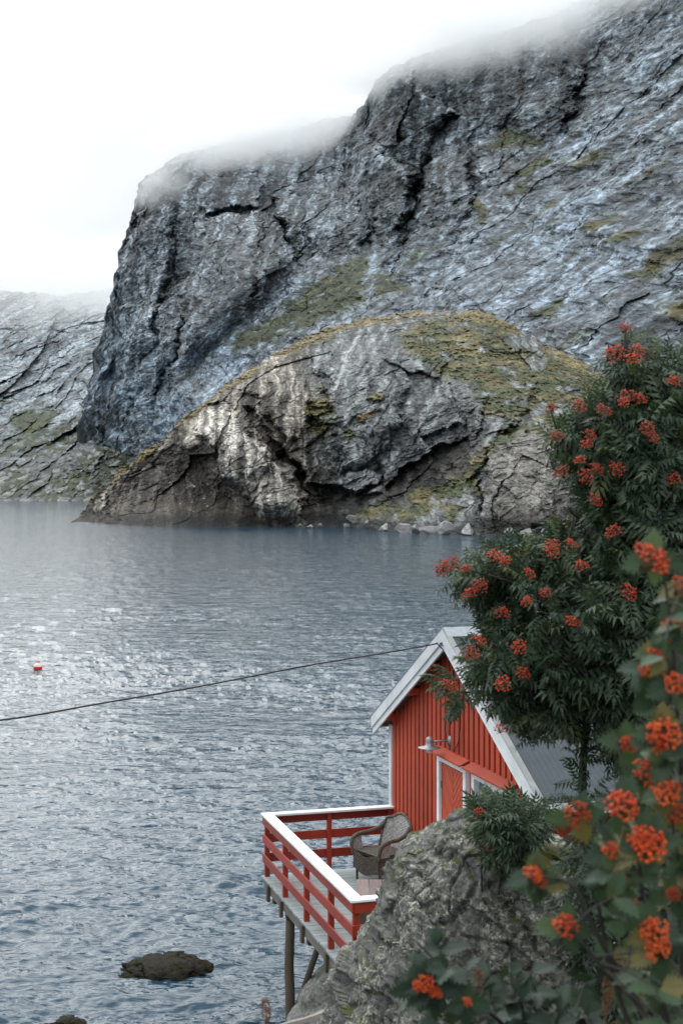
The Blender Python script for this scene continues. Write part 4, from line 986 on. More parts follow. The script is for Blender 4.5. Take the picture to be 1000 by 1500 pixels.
sr = ring_rock('shore_rock', [q[1] for q in bp_], [q[0] for q in bp_], [2.6, 2.4, 2.2, 2.1, 1.9, 1.6, 1.2, .6], [20.3] * 8, [1.6, 1.5, 1.4, 1.3, 1.1, .8, .5, .15], granite, 90, 180, .045, 31, 2.0,
               lambda X, Yv, Z: -.10 * np.exp(-(((X * .75 + (Z - 1) * -1.0 + .30) + .05 * fbm2(X * 4, Z * 4, 3, 95)) / .07) ** 2))
tag(sr, 'smooth pale granite rock sloping into the sea below the terrace', 'rock')
def sea_rock(name, px, py, wpx, h, label, seed, mat):
    c = onz(px, py, 0.0); w_ = wpx / F * c.y / 2
    zz = [-.3, -.05, .12 * h / .3, .2 * h / .3, .27 * h / .3, h]
    o = ring_rock(name, zz, [c.x - w_ * q for q in (1.4, 1.1, .85, .6, .35, .05)], [c.x + w_ * q for q in (1.3, 1.05, .95, .75, .45, .08)], [c.y] * 6, [w_ * q for q in (1.1, .85, .65, .5, .3, .05)], mat, 70, 160, .16, seed, 1.9)
    return tag(o, label, 'rock')
sea_rock('sea_rock', 246, 1418, 138, .19, 'dark brown rock just breaking the water left of the terrace', 41, wetrock)
sea_rock('sea_rock', 88, 1508, 62, .15, 'small mossy rock at the water\'s edge below the larger dark sea rock', 47, wetrock)

# hillside under the viewer, the boulder, the tree and the cabin
gx_ = np.linspace(-5, 16, 190); gy_ = np.concatenate([np.linspace(-8, 4, 24), np.linspace(4.3, 34, 180)])
GX, GY = np.meshgrid(gx_, gy_)
def ground_z(X, Y):
    z = np.interp(Y, [-8, 0, 4, 6, 8, 10, 13, 16, 18.5, 22, 26, 34], [7.4, 6.6, 6.1, 5.5, 4.75, 4.05, 2.7, 1.35, .75, .4, .1, -.6])
    z = z + np.clip(X - 1.7, 0, 9) * .34 * sstep(2, 9, Y) + np.clip(X - 3, 0, 9) * .12
    edge = np.interp(Y, [-8, 4, 9, 13, 18, 22, 34], [-3.5, -1.4, -.5, .35, .35, .9, 2.0])
    z = z - np.clip(edge - X, 0, 9) * 1.5
    return z
GZ = ground_z(GX, GY) + fbm2(GX / 1.2, GY / 1.2, 5, 801, .55) * .16
gn = fbm2(GX / .6, GY / .6, 4, 805)[..., None]
GC = lerp(np.array([.085, .082, .070]), np.array([.050, .060, .024]), sstep(-.15, .25, gn)) * (1 + .5 * fbm2(GX / .2, GY / .2, 3, 807)[..., None])
hill = link('hillside', mesh_np('hillside', np.stack([GX, GY, GZ], -1).reshape(-1, 3), grid_faces(len(gy_), len(gx_)), True, GC.reshape(-1, 3)), mat_terrain('hillside_ground', 6.0, .9, .7, .05, .2)); tag(hill, kind='structure')
def gz(x, y): return float(ground_z(np.array([x]), np.array([y]))[0])

# pale weathered log beside the boulder foot
q0 = P(392, 1514, 15.6); q1 = P(560, 1452, 16.3); ax_ = (q1 - q0).normalized()
M = Matrix.Translation(q0) @ ax_.to_track_quat('X', 'Z').to_matrix().to_4x4() @ Matrix.Rotation(math.radians(-24), 4, 'X')
mb = MB(); nseg = 14; L_ = (q1 - q0).length; prof_ = [(-.085, -.03), (-.03, -.036), (.05, -.034), (.085, -.02), (.088, .02), (.06, .034), (.02, .028), (.0, .038), (-.05, .034), (-.086, .02)]
vs_ = [M @ Vector((L_ * i / nseg, y * (1 + .10 * math.sin(i * 1.7)), z * (1 + .12 * math.sin(i * 2.3 + y * 40)) + .012 * math.sin(i * .9))) for i in range(nseg + 1) for y, z in prof_]
np_ = len(prof_); mb.add(vs_, [(i * np_ + k_, i * np_ + (k_ + 1) % np_, (i + 1) * np_ + (k_ + 1) % np_, (i + 1) * np_ + k_) for i in range(nseg) for k_ in range(np_)] + [tuple(range(np_))[::-1], tuple(nseg * np_ + k_ for k_ in range(np_))])
mb.build('driftwood_plank', mat_paint('bleached_wood', (.27, .245, .22), .85, (3, 14, 14), .4, (.10, .085, .07), .60))
tag(bpy.data.objects['driftwood_plank'], 'pale bleached driftwood plank lying at the left foot of the lichen boulder', 'plank')

# boulders along the headland shore
def blockmesh(seed, sub=2):
    bm = bmesh.new(); bmesh.ops.create_icosphere(bm, subdivisions=sub, radius=1.0); r_ = random.Random(seed)
    pl = [(Vector((r_.gauss(0, 1), r_.gauss(0, 1), r_.gauss(0, 1))).normalized(), r_.uniform(.32, .75)) for _ in range(14)]
    for v in bm.verts:
        for n_, d in pl:
            k_ = v.co.dot(n_)
            if k_ > d: v.co -= n_ * (k_ - d)
        v.co += Vector((r_.uniform(-1, 1), r_.uniform(-1, 1), r_.uniform(-1, 1))) * .02
    me = bpy.data.meshes.new('boulder'); bm.to_mesh(me); bm.free(); me.materials.append(MAT['pale_shore_stone']); return me
mat_plain('pale_shore_stone', (.23, .225, .215), .9, .45, 1.6, .8, .2, randobj=.35)
bms = [blockmesh(k_) for k_ in range(5)]
for px, py, s in [(515,752,1.5),(497,768,1.0),(508,770,.8),(522,769,1.3),(537,771,1.5),(552,772,1.1),(563,775,1.6),(578,773,1.2),(590,777,1.7),(606,778,1.3),(628,779,2.0),(650,780,2.4),(668,778,2.2),(684,781,1.9),(470,770,.8),(455,770,.7),(440,769,.6),(640,772,1.5),(660,768,1.4),(745,783,1.3),(770,784,1.6),(800,784,1.4),(825,780,1.8)]:
    c = onz(px, max(py, 766) + 1, 0.25 if py > 760 else 1.2)
    o = link('boulder', random.choice(bms)); o.location = (c.x, c.y - (1.0 if py > 760 else 4.0), (.35 * s if py > 760 else 2.2)); o.scale = (s * random.uniform(.9, 1.5), s, s * random.uniform(.7, 1.0)); o.rotation_euler = (random.uniform(-.4, .4), random.uniform(-.4, .4), random.uniform(0, 6))
    if py < 760: tag(o, 'lone whitish boulder set back from the water below the headland cave', 'boulder')
    else: tag(o, 'pale angular boulder at the waterline of the grassy headland', 'boulder', 'boulders along the headland shore')

# ------------------------------------------------------------------ foliage
def mat_leaf(name, rough=.5, trans=.24):
    m, t, b = newmat(name)
    a = N(t, 'Attribute', attribute_name='Col'); oi = N(t, 'ObjectInfo'); v = coords(t); n1 = noise(t, v, 25, 3, .6)
    c = mixc(t, a.outputs['Color'], ramp(t, n1, [(.3, g(.8)), (.7, g(1.2))]).outputs['Color'], 1, 'MULTIPLY')
    t.links.new(c, b.inputs['Base Color']); b.inputs['Roughness'].default_value = rough; b.inputs['Specular IOR Level'].default_value = .3
    tr = N(t, 'BsdfTranslucent'); t.links.new(mixc(t, c, (1.1, 1.25, .6), 1, 'MULTIPLY'), tr.inputs['Color'])
    ms = N(t, 'MixShader'); ms.inputs['Fac'].default_value = trans
    out = [q for q in t.nodes if q.type == 'OUTPUT_MATERIAL'][0]
    t.links.new(b.outputs['BSDF'], ms.inputs[1]); t.links.new(tr.outputs['BSDF'], ms.inputs[2]); t.links.new(ms.outputs['Shader'], out.inputs['Surface'])
    return m
leaf_m = mat_leaf('rowan_leaf'); near_m = mat_leaf('lobed_leaf', .55, .25)
bark_m = mat_plain('grey_bark', (.045, .040, .034), .85, .3, 20, .5, .005)
def rowan_template(seed):              # a pinnate leaf of unit length along +x, normal +z
    r_ = random.Random(seed); V, T = [], []
    npair = 5
    def leaflet(bx, by, bz, ang, ln, wd, droop):
        n = len(V); ca, sa_ = math.cos(ang), math.sin(ang)
        for u, w_, dz in ((0, 0, 0), (.45, wd, .035), (.5, 0, 0), (.45, -wd, .035), (1, 0, -droop)):
            x = u * ln; V.append((bx + ca * x - sa_ * w_, by + sa_ * x + ca * w_, bz + dz * ln * 2 - droop * u * u * ln))
        T.extend([(n, n + 3, n + 2), (n, n + 2, n + 1), (n + 1, n + 2, n + 4), (n + 2, n + 3, n + 4)])
    def zc(x): return -.22 * x * x
    for i in range(npair):
        x = .22 + .15 * i; ln = .37 * (1 - .35 * abs(i / (npair - 1) - .45)); 
        for s in (-1, 1): leaflet(x, 0, zc(x), s * (math.radians(60 - 4 * i) + r_.uniform(-.1, .1)), ln, ln * .185, r_.uniform(.1, .35))
    leaflet(.88, 0, zc(.88), 0, .32, .058, .2)
    n = len(V)
    for x in (0, .45, .92): V.extend([(x, -.008, zc(x)), (x, .008, zc(x))])
    T.extend([(n, n + 2, n + 1), (n + 1, n + 2, n + 3), (n + 2, n + 4, n + 3), (n + 3, n + 4, n + 5)])
    return np.array(V, np.float32), np.array(T, np.int32)
def lobed_template(seed):              # broad lobed leaf with a toothed edge
    r_ = random.Random(seed); xs, ws = [], []
    nl = 7
    for i in range(nl * 2 + 1):
        u = i / (nl * 2); env = .40 * math.sin(math.pi * min(1, u * .92 + .10)) ** .8 * (1.05 - .35 * u)
        xs.append(.14 + .86 * u + (.045 if i % 2 else -.03)); ws.append(env * (1.25 if i % 2 else .62) * r_.uniform(.93, 1.07) if 0 < i < nl * 2 else .01)
    V, T = [], []
    cx = [.14 + .86 * i / (nl * 2) for i in range(nl * 2 + 1)]
    def zc(x, w_): return -.18 * x * x + .30 * abs(w_) * (1 - .5 * x) * .6
    for i in range(nl * 2 + 1): V.extend([(cx[i], 0, zc(cx[i], 0)), (xs[i], ws[i], zc(xs[i], ws[i])), (xs[i], -ws[i], zc(xs[i], ws[i]))])
    for i in range(nl * 2):
        a_ = 3 * i; b_ = a_ + 3
        T.extend([(a_, b_, b_ + 1), (a_, b_ + 1, a_ + 1), (a_, a_ + 2, b_ + 2), (a_, b_ + 2, b_)])
    n = len(V); V.extend([(0, -.012, 0), (0, .012, 0), (.15, -.012, zc(.15, 0)), (.15, .012, zc(.15, 0))]); T.extend([(n, n + 2, n + 1), (n + 1, n + 2, n + 3)])
    return np.array(V, np.float32), np.array(T, np.int32)
RT = [rowan_template(k_) for k_ in range(4)]; LT = [lobed_template(k_) for k_ in range(4)]
def frame(x, up, roll):
    x = x.normalized(); y = up.cross(x)
    if y.length < 1e-3: y = Vector((0, 1, 0)).cross(x)
    y.normalize(); z = x.cross(y)
    y2 = y * math.cos(roll) + z * math.sin(roll); z2 = x.cross(y2)
    return np.array([[x.x, y2.x, z2.x], [x.y, y2.y, z2.y], [x.z, y2.z, z2.z]], np.float32)
class Leaves:                          # leaf placements of one plant
    def __init__(s, T, pal): s.T = T; s.pal = pal; s.L = []
    def add(s, pos, R, sc_, shade=1.0):
        p_ = random.choice(s.pal); k_ = random.uniform(.78, 1.22) * shade; s.L.append((pos, R, sc_, random.randrange(len(s.T)), (p_[0] * k_, p_[1] * k_, p_[2] * k_)))
    def finish(s, parent, mat, n_single, key):
        L = sorted(s.L, key=lambda q: key(q[0])); single, rest = L[:n_single], L[n_single:]
        dat = {}
        for pos, R, sc_, ti, c in single:
            ci = min(range(len(s.pal)), key=lambda i: abs(s.pal[i][1] - c[1]))
            if (ti, ci) not in dat:
                V, T = s.T[ti]; me = mesh_np('leaf', V, T, False, np.tile(np.array(s.pal[ci], np.float32), (len(V), 1))); me.materials.append(mat); dat[(ti, ci)] = me
            o = bpy.data.objects.new('leaf', dat[(ti, ci)]); col.objects.link(o); o.parent = parent
            Mx = Matrix([[*(R[i] * sc_), 0] for i in range(3)] + [[0, 0, 0, 1]]).copy(); Mx.translation = Vector(pos) - parent.location; o.matrix_local = Mx
        if rest:
            Vs, Ts, Cs, n = [], [], [], 0
            for pos, R, sc_, ti, c in rest:
                V, T = s.T[ti]; Vs.append((V * sc_) @ R.T + np.array(pos, np.float32)); Ts.append(T + n); Cs.append(np.tile(np.array(c, np.float32), (len(V), 1))); n += len(V)
            V = np.concatenate(Vs) - np.array(parent.location, np.float32)
            o = link('foliage', mesh_np('foliage', V, np.concatenate(Ts), False, np.concatenate(Cs)), mat, parent); o['kind'] = 'stuff'
def berry_mesh(seed, n, rad, br, colr):
    r_ = random.Random(seed); mb = MB(); bm = bmesh.new(); bmesh.ops.create_icosphere(bm, subdivisions=1, radius=1.0)
    iv = [v.co.copy() for v in bm.verts]; fi = [tuple(v.index for v in f.verts) for f in bm.faces]; bm.free()
    pts = []
    while len(pts) < n:
        a_ = r_.uniform(0, 6.283); q = math.sqrt(r_.random()) * rad; z = .42 * rad * (1 - (q / rad) ** 2) + r_.uniform(-.28, .12) * rad
        p_ = Vector((q * math.cos(a_), q * math.sin(a_), z))
        if all((p_ - w_).length > br * 1.55 for w_ in pts): pts.append(p_)
        elif r_.random() < .02: pts.append(p_)
    for p_ in pts:
        s = br * r_.uniform(.85, 1.1); mb.add([p_ + v * s for v in iv], fi, True)
    nb = len(mb.f)
    for p_ in pts[::2]:
        mb.tube([(0, 0, -1.1 * rad), Vector((p_.x * .5, p_.y * .5, -.35 * rad)), p_], [.0016, .0012, .0008], 3, False)
    me = mb.mesh('berry_cluster'); me.materials.append(colr); me.materials.append(MAT['berry_stalk']); me.polygons.foreach_set('material_index', [0] * nb + [1] * (len(me.polygons) - nb)); return me
mat_plain('berry_stalk', (.10, .07, .03), .7)
def mat_berry(name, c1, c2, c3):
    m, t, b = newmat(name); oi = N(t, 'ObjectInfo'); n1 = noise(t, coords(t), 75, 2, .5)
    c = ramp(t, n1, [(.30, c1), (.5, c2), (.72, c3)]).outputs['Color']
    c = mixc(t, c, ramp(t, oi.outputs['Random'], [(0, (.62, .55, .5)), (.5, (1, 1, 1)), (1, (1.1, 1.3, 1.2))]).outputs['Color'], 1, 'MULTIPLY')
    t.links.new(c, b.inputs['Base Color']); b.inputs['Roughness'].default_value = .38; b.inputs['Specular IOR Level'].default_value = .35
    return m
berry_far = mat_berry('deep_red_berry', (.26, .018, .012), (.50, .045, .018), (.62, .10, .02)); berry_near = mat_berry('orange_red_berry', (.36, .022, .010), (.64, .070, .016), (.76, .16, .025))
BF = [berry_mesh(60 + k_, 48, .055, .0056, berry_far) for k_ in range(3)]; BN = [berry_mesh(70 + k_, 56, .046, .0054, berry_near) for k_ in range(3)]
def berries(parent, px, py, Y, size, meshes, tilt=None):
    o = bpy.data.objects.new('berry_cluster', random.choice(meshes)); col.objects.link(o); o.parent = parent
    o.location = P(px, py, Y) - parent.location; o.scale = (size,) * 3
    o.rotation_euler = (math.radians(random.uniform(25, 75)), random.uniform(-.4, .4), random.uniform(-.6, .6)); return o
def inside(poly, x, y):
    c = False
    for i in range(len(poly)):
        x0, y0 = poly[i]; x1, y1 = poly[(i + 1) % len(poly)]
        if (y0 > y) != (y1 > y) and x < (x1 - x0) * (y - y0) / (y1 - y0) + x0: c = not c
    return c
def edge_d(poly, x, y):
    return float(np.abs(polydist(poly, np.array([float(x)]), np.array([float(y)])))[0])
def branch(mb, pts, r0, r1, n=7, seg=6):
    q = bez(pts, seg); mb.tube(q, [r0 + (r1 - r0) * k_ / (len(q) - 1) for k_ in range(len(q))], n); return q
def cluster(L, c, d, n, ln, spread=(.5, 1.25)):
    d = d.normalized(); s1 = d.orthogonal().normalized(); s2 = d.cross(s1); a0 = random.uniform(0, 6.28)
    for k_ in range(n):
        a_ = a0 + k_ * 2.399; el = random.uniform(*spread)
        x = d * math.cos(el) + (s1 * math.cos(a_) + s2 * math.sin(a_)) * math.sin(el); x.z -= .12
        up = Vector((random.gauss(0, .3), random.gauss(-.6, .3), 1.0))
        L.add(tuple(c - d * random.uniform(0, .06)), frame(x, up, random.gauss(0, .22)), ln * random.uniform(.75, 1.15))

# ---- the big rowan
PALF = [(.036, .062, .034), (.046, .074, .040), (.058, .088, .050), (.032, .052, .032), (.080, .108, .066), (.046, .074, .040), (.036, .062, .034), (.090, .108, .050)]
tb = Vector((1.62, 9.7, 0)); tb.z = gz(tb.x, tb.y) - .05
tr = empty('rowan_tree', tb); tag(tr, 'tall dark rowan tree with red berries rising beside the cabin roof', 'tree')
def loc(px, py, Y): return P(px, py, Y) - tb
tm = MB(); skel = []
trunk = branch(tm, [Vector((0, 0, 0)), loc(868, 1300, 9.7), loc(852, 1160, 9.65), loc(862, 1040, 9.6), loc(880, 900, 9.6), loc(900, 760, 9.55), loc(918, 640, 9.5), loc(914, 540, 9.4), loc(916, 480, 9.4)], .036, .008)
tm.build('trunk', bark_m, tr); skel += trunk
limbs = [[(862,1040,9.6),(810,1000,9.5),(750,960,9.4),(700,935,9.3)], [(875,920,9.6),(810,880,9.4),(740,850,9.2),(665,830,9.1)], [(880,880,9.6),(800,840,9.5),(720,810,9.3)], [(858,1080,9.6),(820,1060,9.5),(780,1080,9.3),(750,1070,9.2)],
         [(820,1010,9.5),(750,1010,9.35),(700,1015,9.2),(655,1010,9.15)], [(900,760,9.55),(860,700,9.4),(820,640,9.3),(806,600,9.2)], [(905,720,9.5),(860,660,9.3),(850,610,9.2)], [(915,660,9.5),(960,600,9.4),(985,540,9.4)],
         [(890,830,9.6),(950,780,9.5),(1010,720,9.5),(1060,680,9.6)], [(880,900,9.6),(940,880,9.3),(1000,850,9.2)], [(865,1020,9.6),(930,990,9.4),(1010,960,9.4)], [(858,1100,9.6),(910,1080,9.5),(980,1070,9.5)], [(914,560,9.4),(895,520,9.3),(890,505,9.2)], [(916,600,9.45),(945,540,9.3),(950,515,9.3)], [(900,760,9.55),(850,760,9.3),(830,740,9.2)]]
for lb in limbs:
    mb = MB(); q = branch(mb, [loc(*p_) for p_ in lb], .017, .004, 6); mb.build('limb', bark_m, tr); skel += q
outline = [(905,492),(912,472),(926,470),(938,505),(965,515),(1000,508),(1050,540),(1095,640),(1128,780),(1120,930),(1070,1060),(1000,1140),(900,1120),(880,1100),(845,1075),(805,1075),(772,1098),(756,1080),(738,1050),(712,1030),(690,1000),(678,960),(690,925),(715,912),(706,890),(682,872),(660,846),(642,830),(655,815),(690,812),(706,795),(745,790),(790,778),(846,770),(836,735),(816,690),(800,655),(798,618),(795,598),(812,590),(838,602),(862,585),(880,560),(884,520)]
gaps = [(790,915,16,9),(812,890,12,10),(885,965,30,10),(866,1080,30,44),(945,1010,10,14),(720,898,10,8)]
TL = Leaves(RT, PALF); tw = MB(); n = 0; tries = 0
while n < 760 and tries < 20000:
    tries += 1
    px, py = random.uniform(640, 1130), random.uniform(470, 1180)
    if not inside(outline, px, py) or any(((px - a_) / b_) ** 2 + ((py - c_) / d_) ** 2 < 1 for a_, c_, b_, d_ in [(q[0], q[1], q[2], q[3]) for q in gaps]): continue
    e = edge_d(outline, px, py)
    if e < 13: continue
    th = min(.95, .12 + e / 219 * .95)
    if px > 1010 and random.random() < .45: continue
    Y = 9.45 + random.uniform(-1, 1) * th
    k_ = 9.45 / Y; c = loc(px, py, Y)
    near = min(skel, key=lambda q: (q - c).length_squared)
    d = (c - near); d = d.normalized() if d.length > .02 else Vector((0, -1, .3)); d = d + Vector((random.gauss(0, .3), random.gauss(-.25, .3), .35 + random.gauss(0, .25)))
    cluster(TL, c + tb, d, random.randint(5, 7), .225 if e > 30 else .18)
    mid_ = (near + c) / 2 + Vector((0, 0, -.04)); tw.tube([near, mid_, c], [.006, .004, .0025], 4, False); n += 1
for px, py, Y in [(700,1012,9.2),(688,1006,9.15),(672,1010,9.1),(660,1014,9.1),(652,1004,9.1),(668,1030,9.1),(655,1000,9.15)]:
    cluster(TL, P(px, py, Y), Vector((-.6, -.3, -.1)), 4, .15)
for px, py in [(838,1098),(858,1120),(846,1142),(870,1150),(866,1108),(836,1165),(880,1165),(850,1090),(862,1170)]:
    cluster(TL, P(px, py, 9.5), Vector((random.gauss(0, .5), -.5, .4)), 3, .16)
tw.build('twigs', bark_m, tr)['kind'] = 'stuff'
TL.finish(tr, leaf_m, 300, lambda p_: p_[1] + .9 * math.hypot(p_[0] - 1.5, 0) * 0)
for px, py in [(915,478),(905,515),(893,520),(932,512),(925,522),(848,592),(805,598),(812,640),(866,634),(872,684),(858,650),(946,625),(938,585),(910,590),(920,580),(860,700),(848,672),(820,690),(870,730),(905,690),(900,775),(838,795),(810,800),(806,808),(838,912),(740,820),(725,812),(655,830),(662,822),(645,835),(735,1000),(760,950),(800,870),(775,840),(690,870),(690,955),(702,940),(735,900),(656,1002),(920,870),(912,862),(765,985),(730,1070),(880,600),(990,560),(955,640),(985,700),(700,860),(680,832),(768,880),(850,830)]:
    berries(tr, px + random.uniform(-3, 3), py + random.uniform(-3, 3), 8.75 + random.uniform(-.2, .2) if px > 720 else 8.95, random.uniform(.75, 1.1), BF)

# ---- dark rowan bushes: before the cabin wall and along the right edge
def rowan_bush(name, label, base, outline, Yc, th, ncl, leaf_len, fruit, pal=PALF, singles=120, group=None):
    b_ = Vector((base[0], base[1], gz(base[0], base[1]) - .05)); o = empty(name, b_); tag(o, label, 'bush', group)
    xs = [q[0] for q in outline]; ys = [q[1] for q in outline]; L = Leaves(RT, pal); mb = MB(); hubs = []
    for k_ in range(6):
        px, py = random.uniform(min(xs), max(xs)), random.uniform(min(ys), max(ys)); e_ = P(px, py, Yc) - b_
        q = bez([Vector((0, 0, 0)), e_ * .45 + Vector((0, 0, .1)), e_], 6); st_ = MB(); st_.tube(q, [.016 - .011 * i / (len(q) - 1) for i in range(len(q))], 6); st_.build('stem', bark_m, o); hubs += q
    n = 0; tries = 0
    while n < ncl and tries < 9000:
        tries += 1; px, py = random.uniform(min(xs), max(xs)), random.uniform(min(ys), max(ys))
        if not inside(outline, px, py): continue
        c = P(px, py, Yc + random.uniform(-th, th)); near = min(hubs, key=lambda q: (q + b_ - c).length_squared)
        cluster(L, c, Vector((random.gauss(0, .5), random.gauss(-.4, .4), .7)), random.randint(5, 7), leaf_len); mb.tube([near, (near + c - b_) / 2, c - b_], [.005, .004, .002], 4, False); n += 1
    mb.build('twigs', bark_m, o)['kind'] = 'stuff'
    L.finish(o, leaf_m, singles, lambda p_: p_[1])
    for px, py in fruit: berries(o, px, py, Yc - th * .8, random.uniform(.8, 1.05), BF)
    return o
rowan_bush('rowan_bush', 'small dark rowan bush growing behind the boulder top before the cabin window', (1.25, 12.6), [(700,1200),(712,1188),(735,1184),(765,1190),(790,1188),(785,1205),(768,1235),(760,1262),(742,1268),(728,1245),(710,1225)], 11.3, .35, 75, .21, [(718,1205),(715,1240),(775,1212),(700,1190),(745,1225)])
PALD = [(.026, .040, .026), (.032, .050, .032), (.040, .058, .038)]
rowan_bush('rowan_bush', 'dense dark rowan thicket below the tree at the right edge', (2.0, 8.4), [(880,1200),(910,1180),(1000,1150),(1120,1130),(1120,1560),(860,1560),(860,1420),(830,1330),(850,1260)], 8.4, .6, 200, .21, [(980,1300),(900,1420)], PALD, 80)

# ---- foreground whitebeam with lobed leaves, out of focus
PALN = [(.048, .082, .044), (.060, .098, .054), (.034, .058, .036), (.088, .120, .064), (.040, .070, .042), (.048, .082, .044), (.150, .125, .045)]
def near_bush(name, label, base, outline, Y0, Y1, nleaf, fruit, ln, pal, singles, stems):
    b_ = Vector(base); o = empty(name, b_); tag(o, label, 'bush')
    xs = [q[0] for q in outline]; ys = [q[1] for q in outline]; L = Leaves(LT, pal); hubs = []
    for st_ in stems:
        q = bez([Vector((0, 0, 0))] + [P(*p_) - b_ for p_ in st_], 7); mb = MB(); mb.tube(q, [.010 - .0075 * i / (len(q) - 1) for i in range(len(q))], 6); mb.build('stem', bark_m, o); hubs += q[6:]
    n = 0; tries = 0; tw = MB()
    while n < nleaf and tries < 20000:
        tries += 1; px, py = random.uniform(min(xs), max(xs)), random.uniform(min(ys), max(ys))
        if not inside(outline, px, py): continue
        Y = random.uniform(Y0, Y1); c = P(px, py, Y); near = min(hubs, key=lambda q: (q + b_ - c).length_squared)
        k_ = random.randint(3, 5); tw.tube([near, (near + c - b_) / 2 + Vector((0, 0, .01)), c - b_], [.003, .0025, .0018], 4, False)
        for i in range(k_):
            x = Vector((random.gauss(0, .8), random.gauss(-.35, .5), random.gauss(.1, .45))); L.add(tuple(c), frame(x, Vector((random.gauss(0, .5), random.gauss(-.55, .4), 1)), random.gauss(0, .3)), ln * random.uniform(.7, 1.2)); n += 1
    for px, py, Y, s in fruit:
        berries(o, px, py, Y, s * .85, BN)
        for i in range(4):
            a_ = i * 1.6 + random.uniform(-.4, .4); x = Vector((math.cos(a_), -.15, math.sin(a_)))
            L.add(tuple(P(px, py, Y + .03)), frame(x, Vector((0, -1, .5)), random.gauss(0, .3)), ln * random.uniform(.8, 1.1))
        c = P(px, py, Y + .02) - b_; near = min(hubs, key=lambda q: (q - c).length_squared); tw.tube([near, (near + c) / 2, c], [.003, .0025, .002], 4, False)
    tw.build('twigs', bark_m, o)['kind'] = 'stuff'
    L.finish(o, near_m, singles, lambda p_: p_[1])
    return o
fr = [(955,818,3.2,1.15),(985,925,3.3,.9),(962,962,3.35,.7),(948,980,3.35,.6),(988,1000,3.3,.8),(972,1075,3.2,1.0),(960,1085,3.2,.8),(920,1090,3.4,.6),(945,1132,3.3,.9),(975,1160,3.2,.9),(910,1180,3.2,1.0),(845,1195,3.4,.85),(948,1238,3.15,1.1),(940,1228,3.15,.8),(895,1247,3.35,.6),(885,1280,3.4,.6),(905,1282,3.4,.5),(780,1280,3.5,.65),(790,1290,3.5,.5),(828,1358,3.3,.8),(958,1365,3.2,.9),(962,1392,3.2,.8),(985,1310,3.4,.5),(925,1330,3.4,.6),(990,1190,3.3,.8),(1000,860,3.4,.8)]
near_bush('whitebeam_bush', 'blurred foreground bush with lobed leaves and bright orange berries at right', (1.15, 3.7, gz(1.15, 3.7) - .05),
    [(1040,750),(1000,800),(985,850),(1000,900),(970,950),(960,1000),(925,1060),(945,1100),(925,1140),(890,1180),(880,1215),(890,1240),(860,1275),(850,1310),(880,1340),(885,1390),(895,1450),(910,1540),(1120,1560),(1120,750)], 3.1, 4.6, 760, fr, .074, PALN, 300,
    [[(1010,1500,3.6),(1000,1200,3.5),(985,950,3.3),(970,830,3.25)], [(980,1500,3.6),(940,1300,3.4),(930,1180,3.35),(900,1080,3.4)], [(950,1500,3.6),(880,1380,3.5),(840,1300,3.5),(800,1285,3.5)], [(930,1520,3.6),(870,1300,3.5),(850,1220,3.45)], [(1030,1450,3.6),(1000,1300,3.4),(980,1180,3.3)], [(960,1520,3.6),(900,1440,3.4),(850,1380,3.35),(830,1365,3.3)]])
fr2 = [(622,1440,3.9,.7),(612,1446,3.9,.5),(634,1452,3.9,.5),(684,1468,3.9,.4),(640,1455,3.9,.4)]
PALG = [(.030, .050, .034), (.038, .062, .042), (.024, .040, .028)]
near_bush('whitebeam_bush', 'blurred low dark bush with few red berries at the bottom before the boulder', (.75, 4.4, gz(.75, 4.4) - .05),
    [(582,1372),(605,1352),(640,1372),(665,1400),(700,1415),(745,1405),(775,1425),(800,1450),(860,1440),(900,1450),(900,1550),(620,1550),(610,1480),(585,1420)], 3.9, 4.6, 190, fr2, .080, PALG, 150,
    [[(760,1540,4.3),(700,1470,4.2),(640,1410,4.1),(605,1375,4.1)], [(780,1540,4.3),(760,1460,4.2),(745,1420,4.2)], [(720,1540,4.3),(660,1480,4.1),(625,1445,4.0)], [(830,1560,4.3),(850,1480,4.2)]])

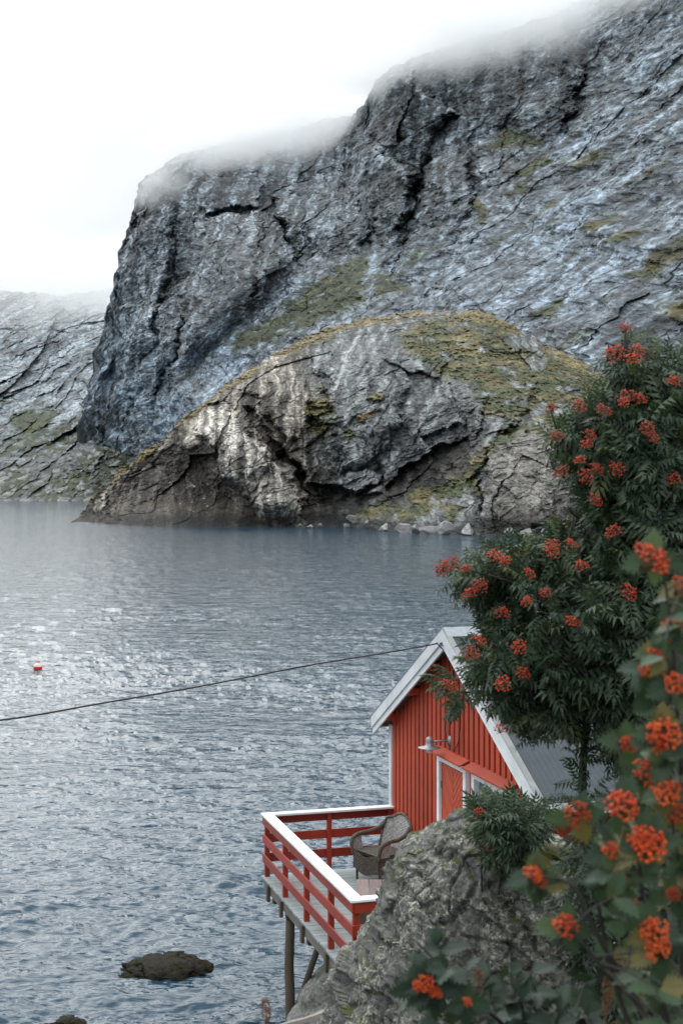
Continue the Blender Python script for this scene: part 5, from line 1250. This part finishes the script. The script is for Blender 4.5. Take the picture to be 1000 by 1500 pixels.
# ---- grass tuft, dry dock stalks
gtm = mat_leaf('straw_grass', .7, .3)
def tuft(name, label, c, n, ln, lean, spread, pal):
    o = empty(name, c); tag(o, label, 'grass'); V, T, C = [], [], []
    for i in range(n):
        a_ = random.uniform(0, 6.283); r_ = spread * math.sqrt(random.random()); bx, by = r_ * math.cos(a_) * 1.6, r_ * math.sin(a_)
        d = Vector((lean + random.gauss(0, .35), random.gauss(-.3, .3), 1.0)).normalized(); l = ln * random.uniform(.5, 1.1); s = Vector((d.y, -d.x, 0)).normalized() * .0035; p_ = Vector((bx, by, 0)); k0 = len(V); v_ = d * l / 5
        cc_ = np.array(random.choice(pal)) * random.uniform(.7, 1.25)
        for j in range(6):
            w_ = 1 - j / 5.3; V += [p_ - s * w_, p_ + s * w_]; C += [cc_, cc_]; p_ = p_ + v_; v_ = v_ + Vector((lean * .010, 0, -.022)) * (ln / .3)
        for j in range(5): T += [(k0 + 2 * j, k0 + 2 * j + 2, k0 + 2 * j + 1), (k0 + 2 * j + 1, k0 + 2 * j + 2, k0 + 2 * j + 3)]
    f = link('blades', mesh_np('blades', np.array([tuple(q) for q in V]), np.array(T), False, np.array(C)), gtm, o); f['kind'] = 'stuff'; return o
g0 = P(800, 1256, 10.95)
tuft('grass_tuft', 'yellow green grass tuft drooping over the right shoulder of the boulder', g0, 1500, .30, .75, .15, [(.22, .20, .055), (.16, .16, .05), (.10, .12, .035), (.28, .24, .10)])
dockm = mat_plain('rusty_seed_head', (.17, .075, .035), .8, .4, 60)
def dock(px, py, Y, h, lean, label):
    p_ = P(px, py, Y); base = Vector((p_.x - lean * .25, p_.y, gz(p_.x, p_.y))); o = empty('dock_stalk', base); tag(o, label, 'plant')
    t_ = p_ - base; q = bez([Vector((0, 0, 0)), t_ * .5 + Vector((.01, 0, 0)), t_], 8); MB().tube(q, [.004 - .0025 * i / (len(q) - 1) for i in range(len(q))], 6).build('stem', dockm, o)
    mb = MB(); bm = bmesh.new(); bmesh.ops.create_icosphere(bm, subdivisions=1, radius=1); iv = [v.co.copy() for v in bm.verts]; fi = [tuple(v.index for v in f.verts) for f in bm.faces]; bm.free()
    d = (q[-1] - q[-3]).normalized()
    for i in range(110):
        u = random.random(); r_ = .013 * math.sin(math.pi * min(1, u * .9 + .1)) + .002; a_ = random.uniform(0, 6.28); c = q[-1] - d * h * u + Vector((math.cos(a_) * r_, math.sin(a_) * r_, 0)); mb.add([c + v * random.uniform(.002, .0042) for v in iv], fi, True)
    mb.build('seed_head', dockm, o)
dock(388, 1462, 4.6, .085, -.1, 'blurred rusty dock seed head at the bottom left of the terrace poles')
dock(700, 1418, 4.2, .10, .02, 'blurred brown dock seed head rising before the boulder base')
dock(892, 1425, 3.9, .12, .35, 'blurred rust brown dock stalk leaning among the dark bottom leaves')
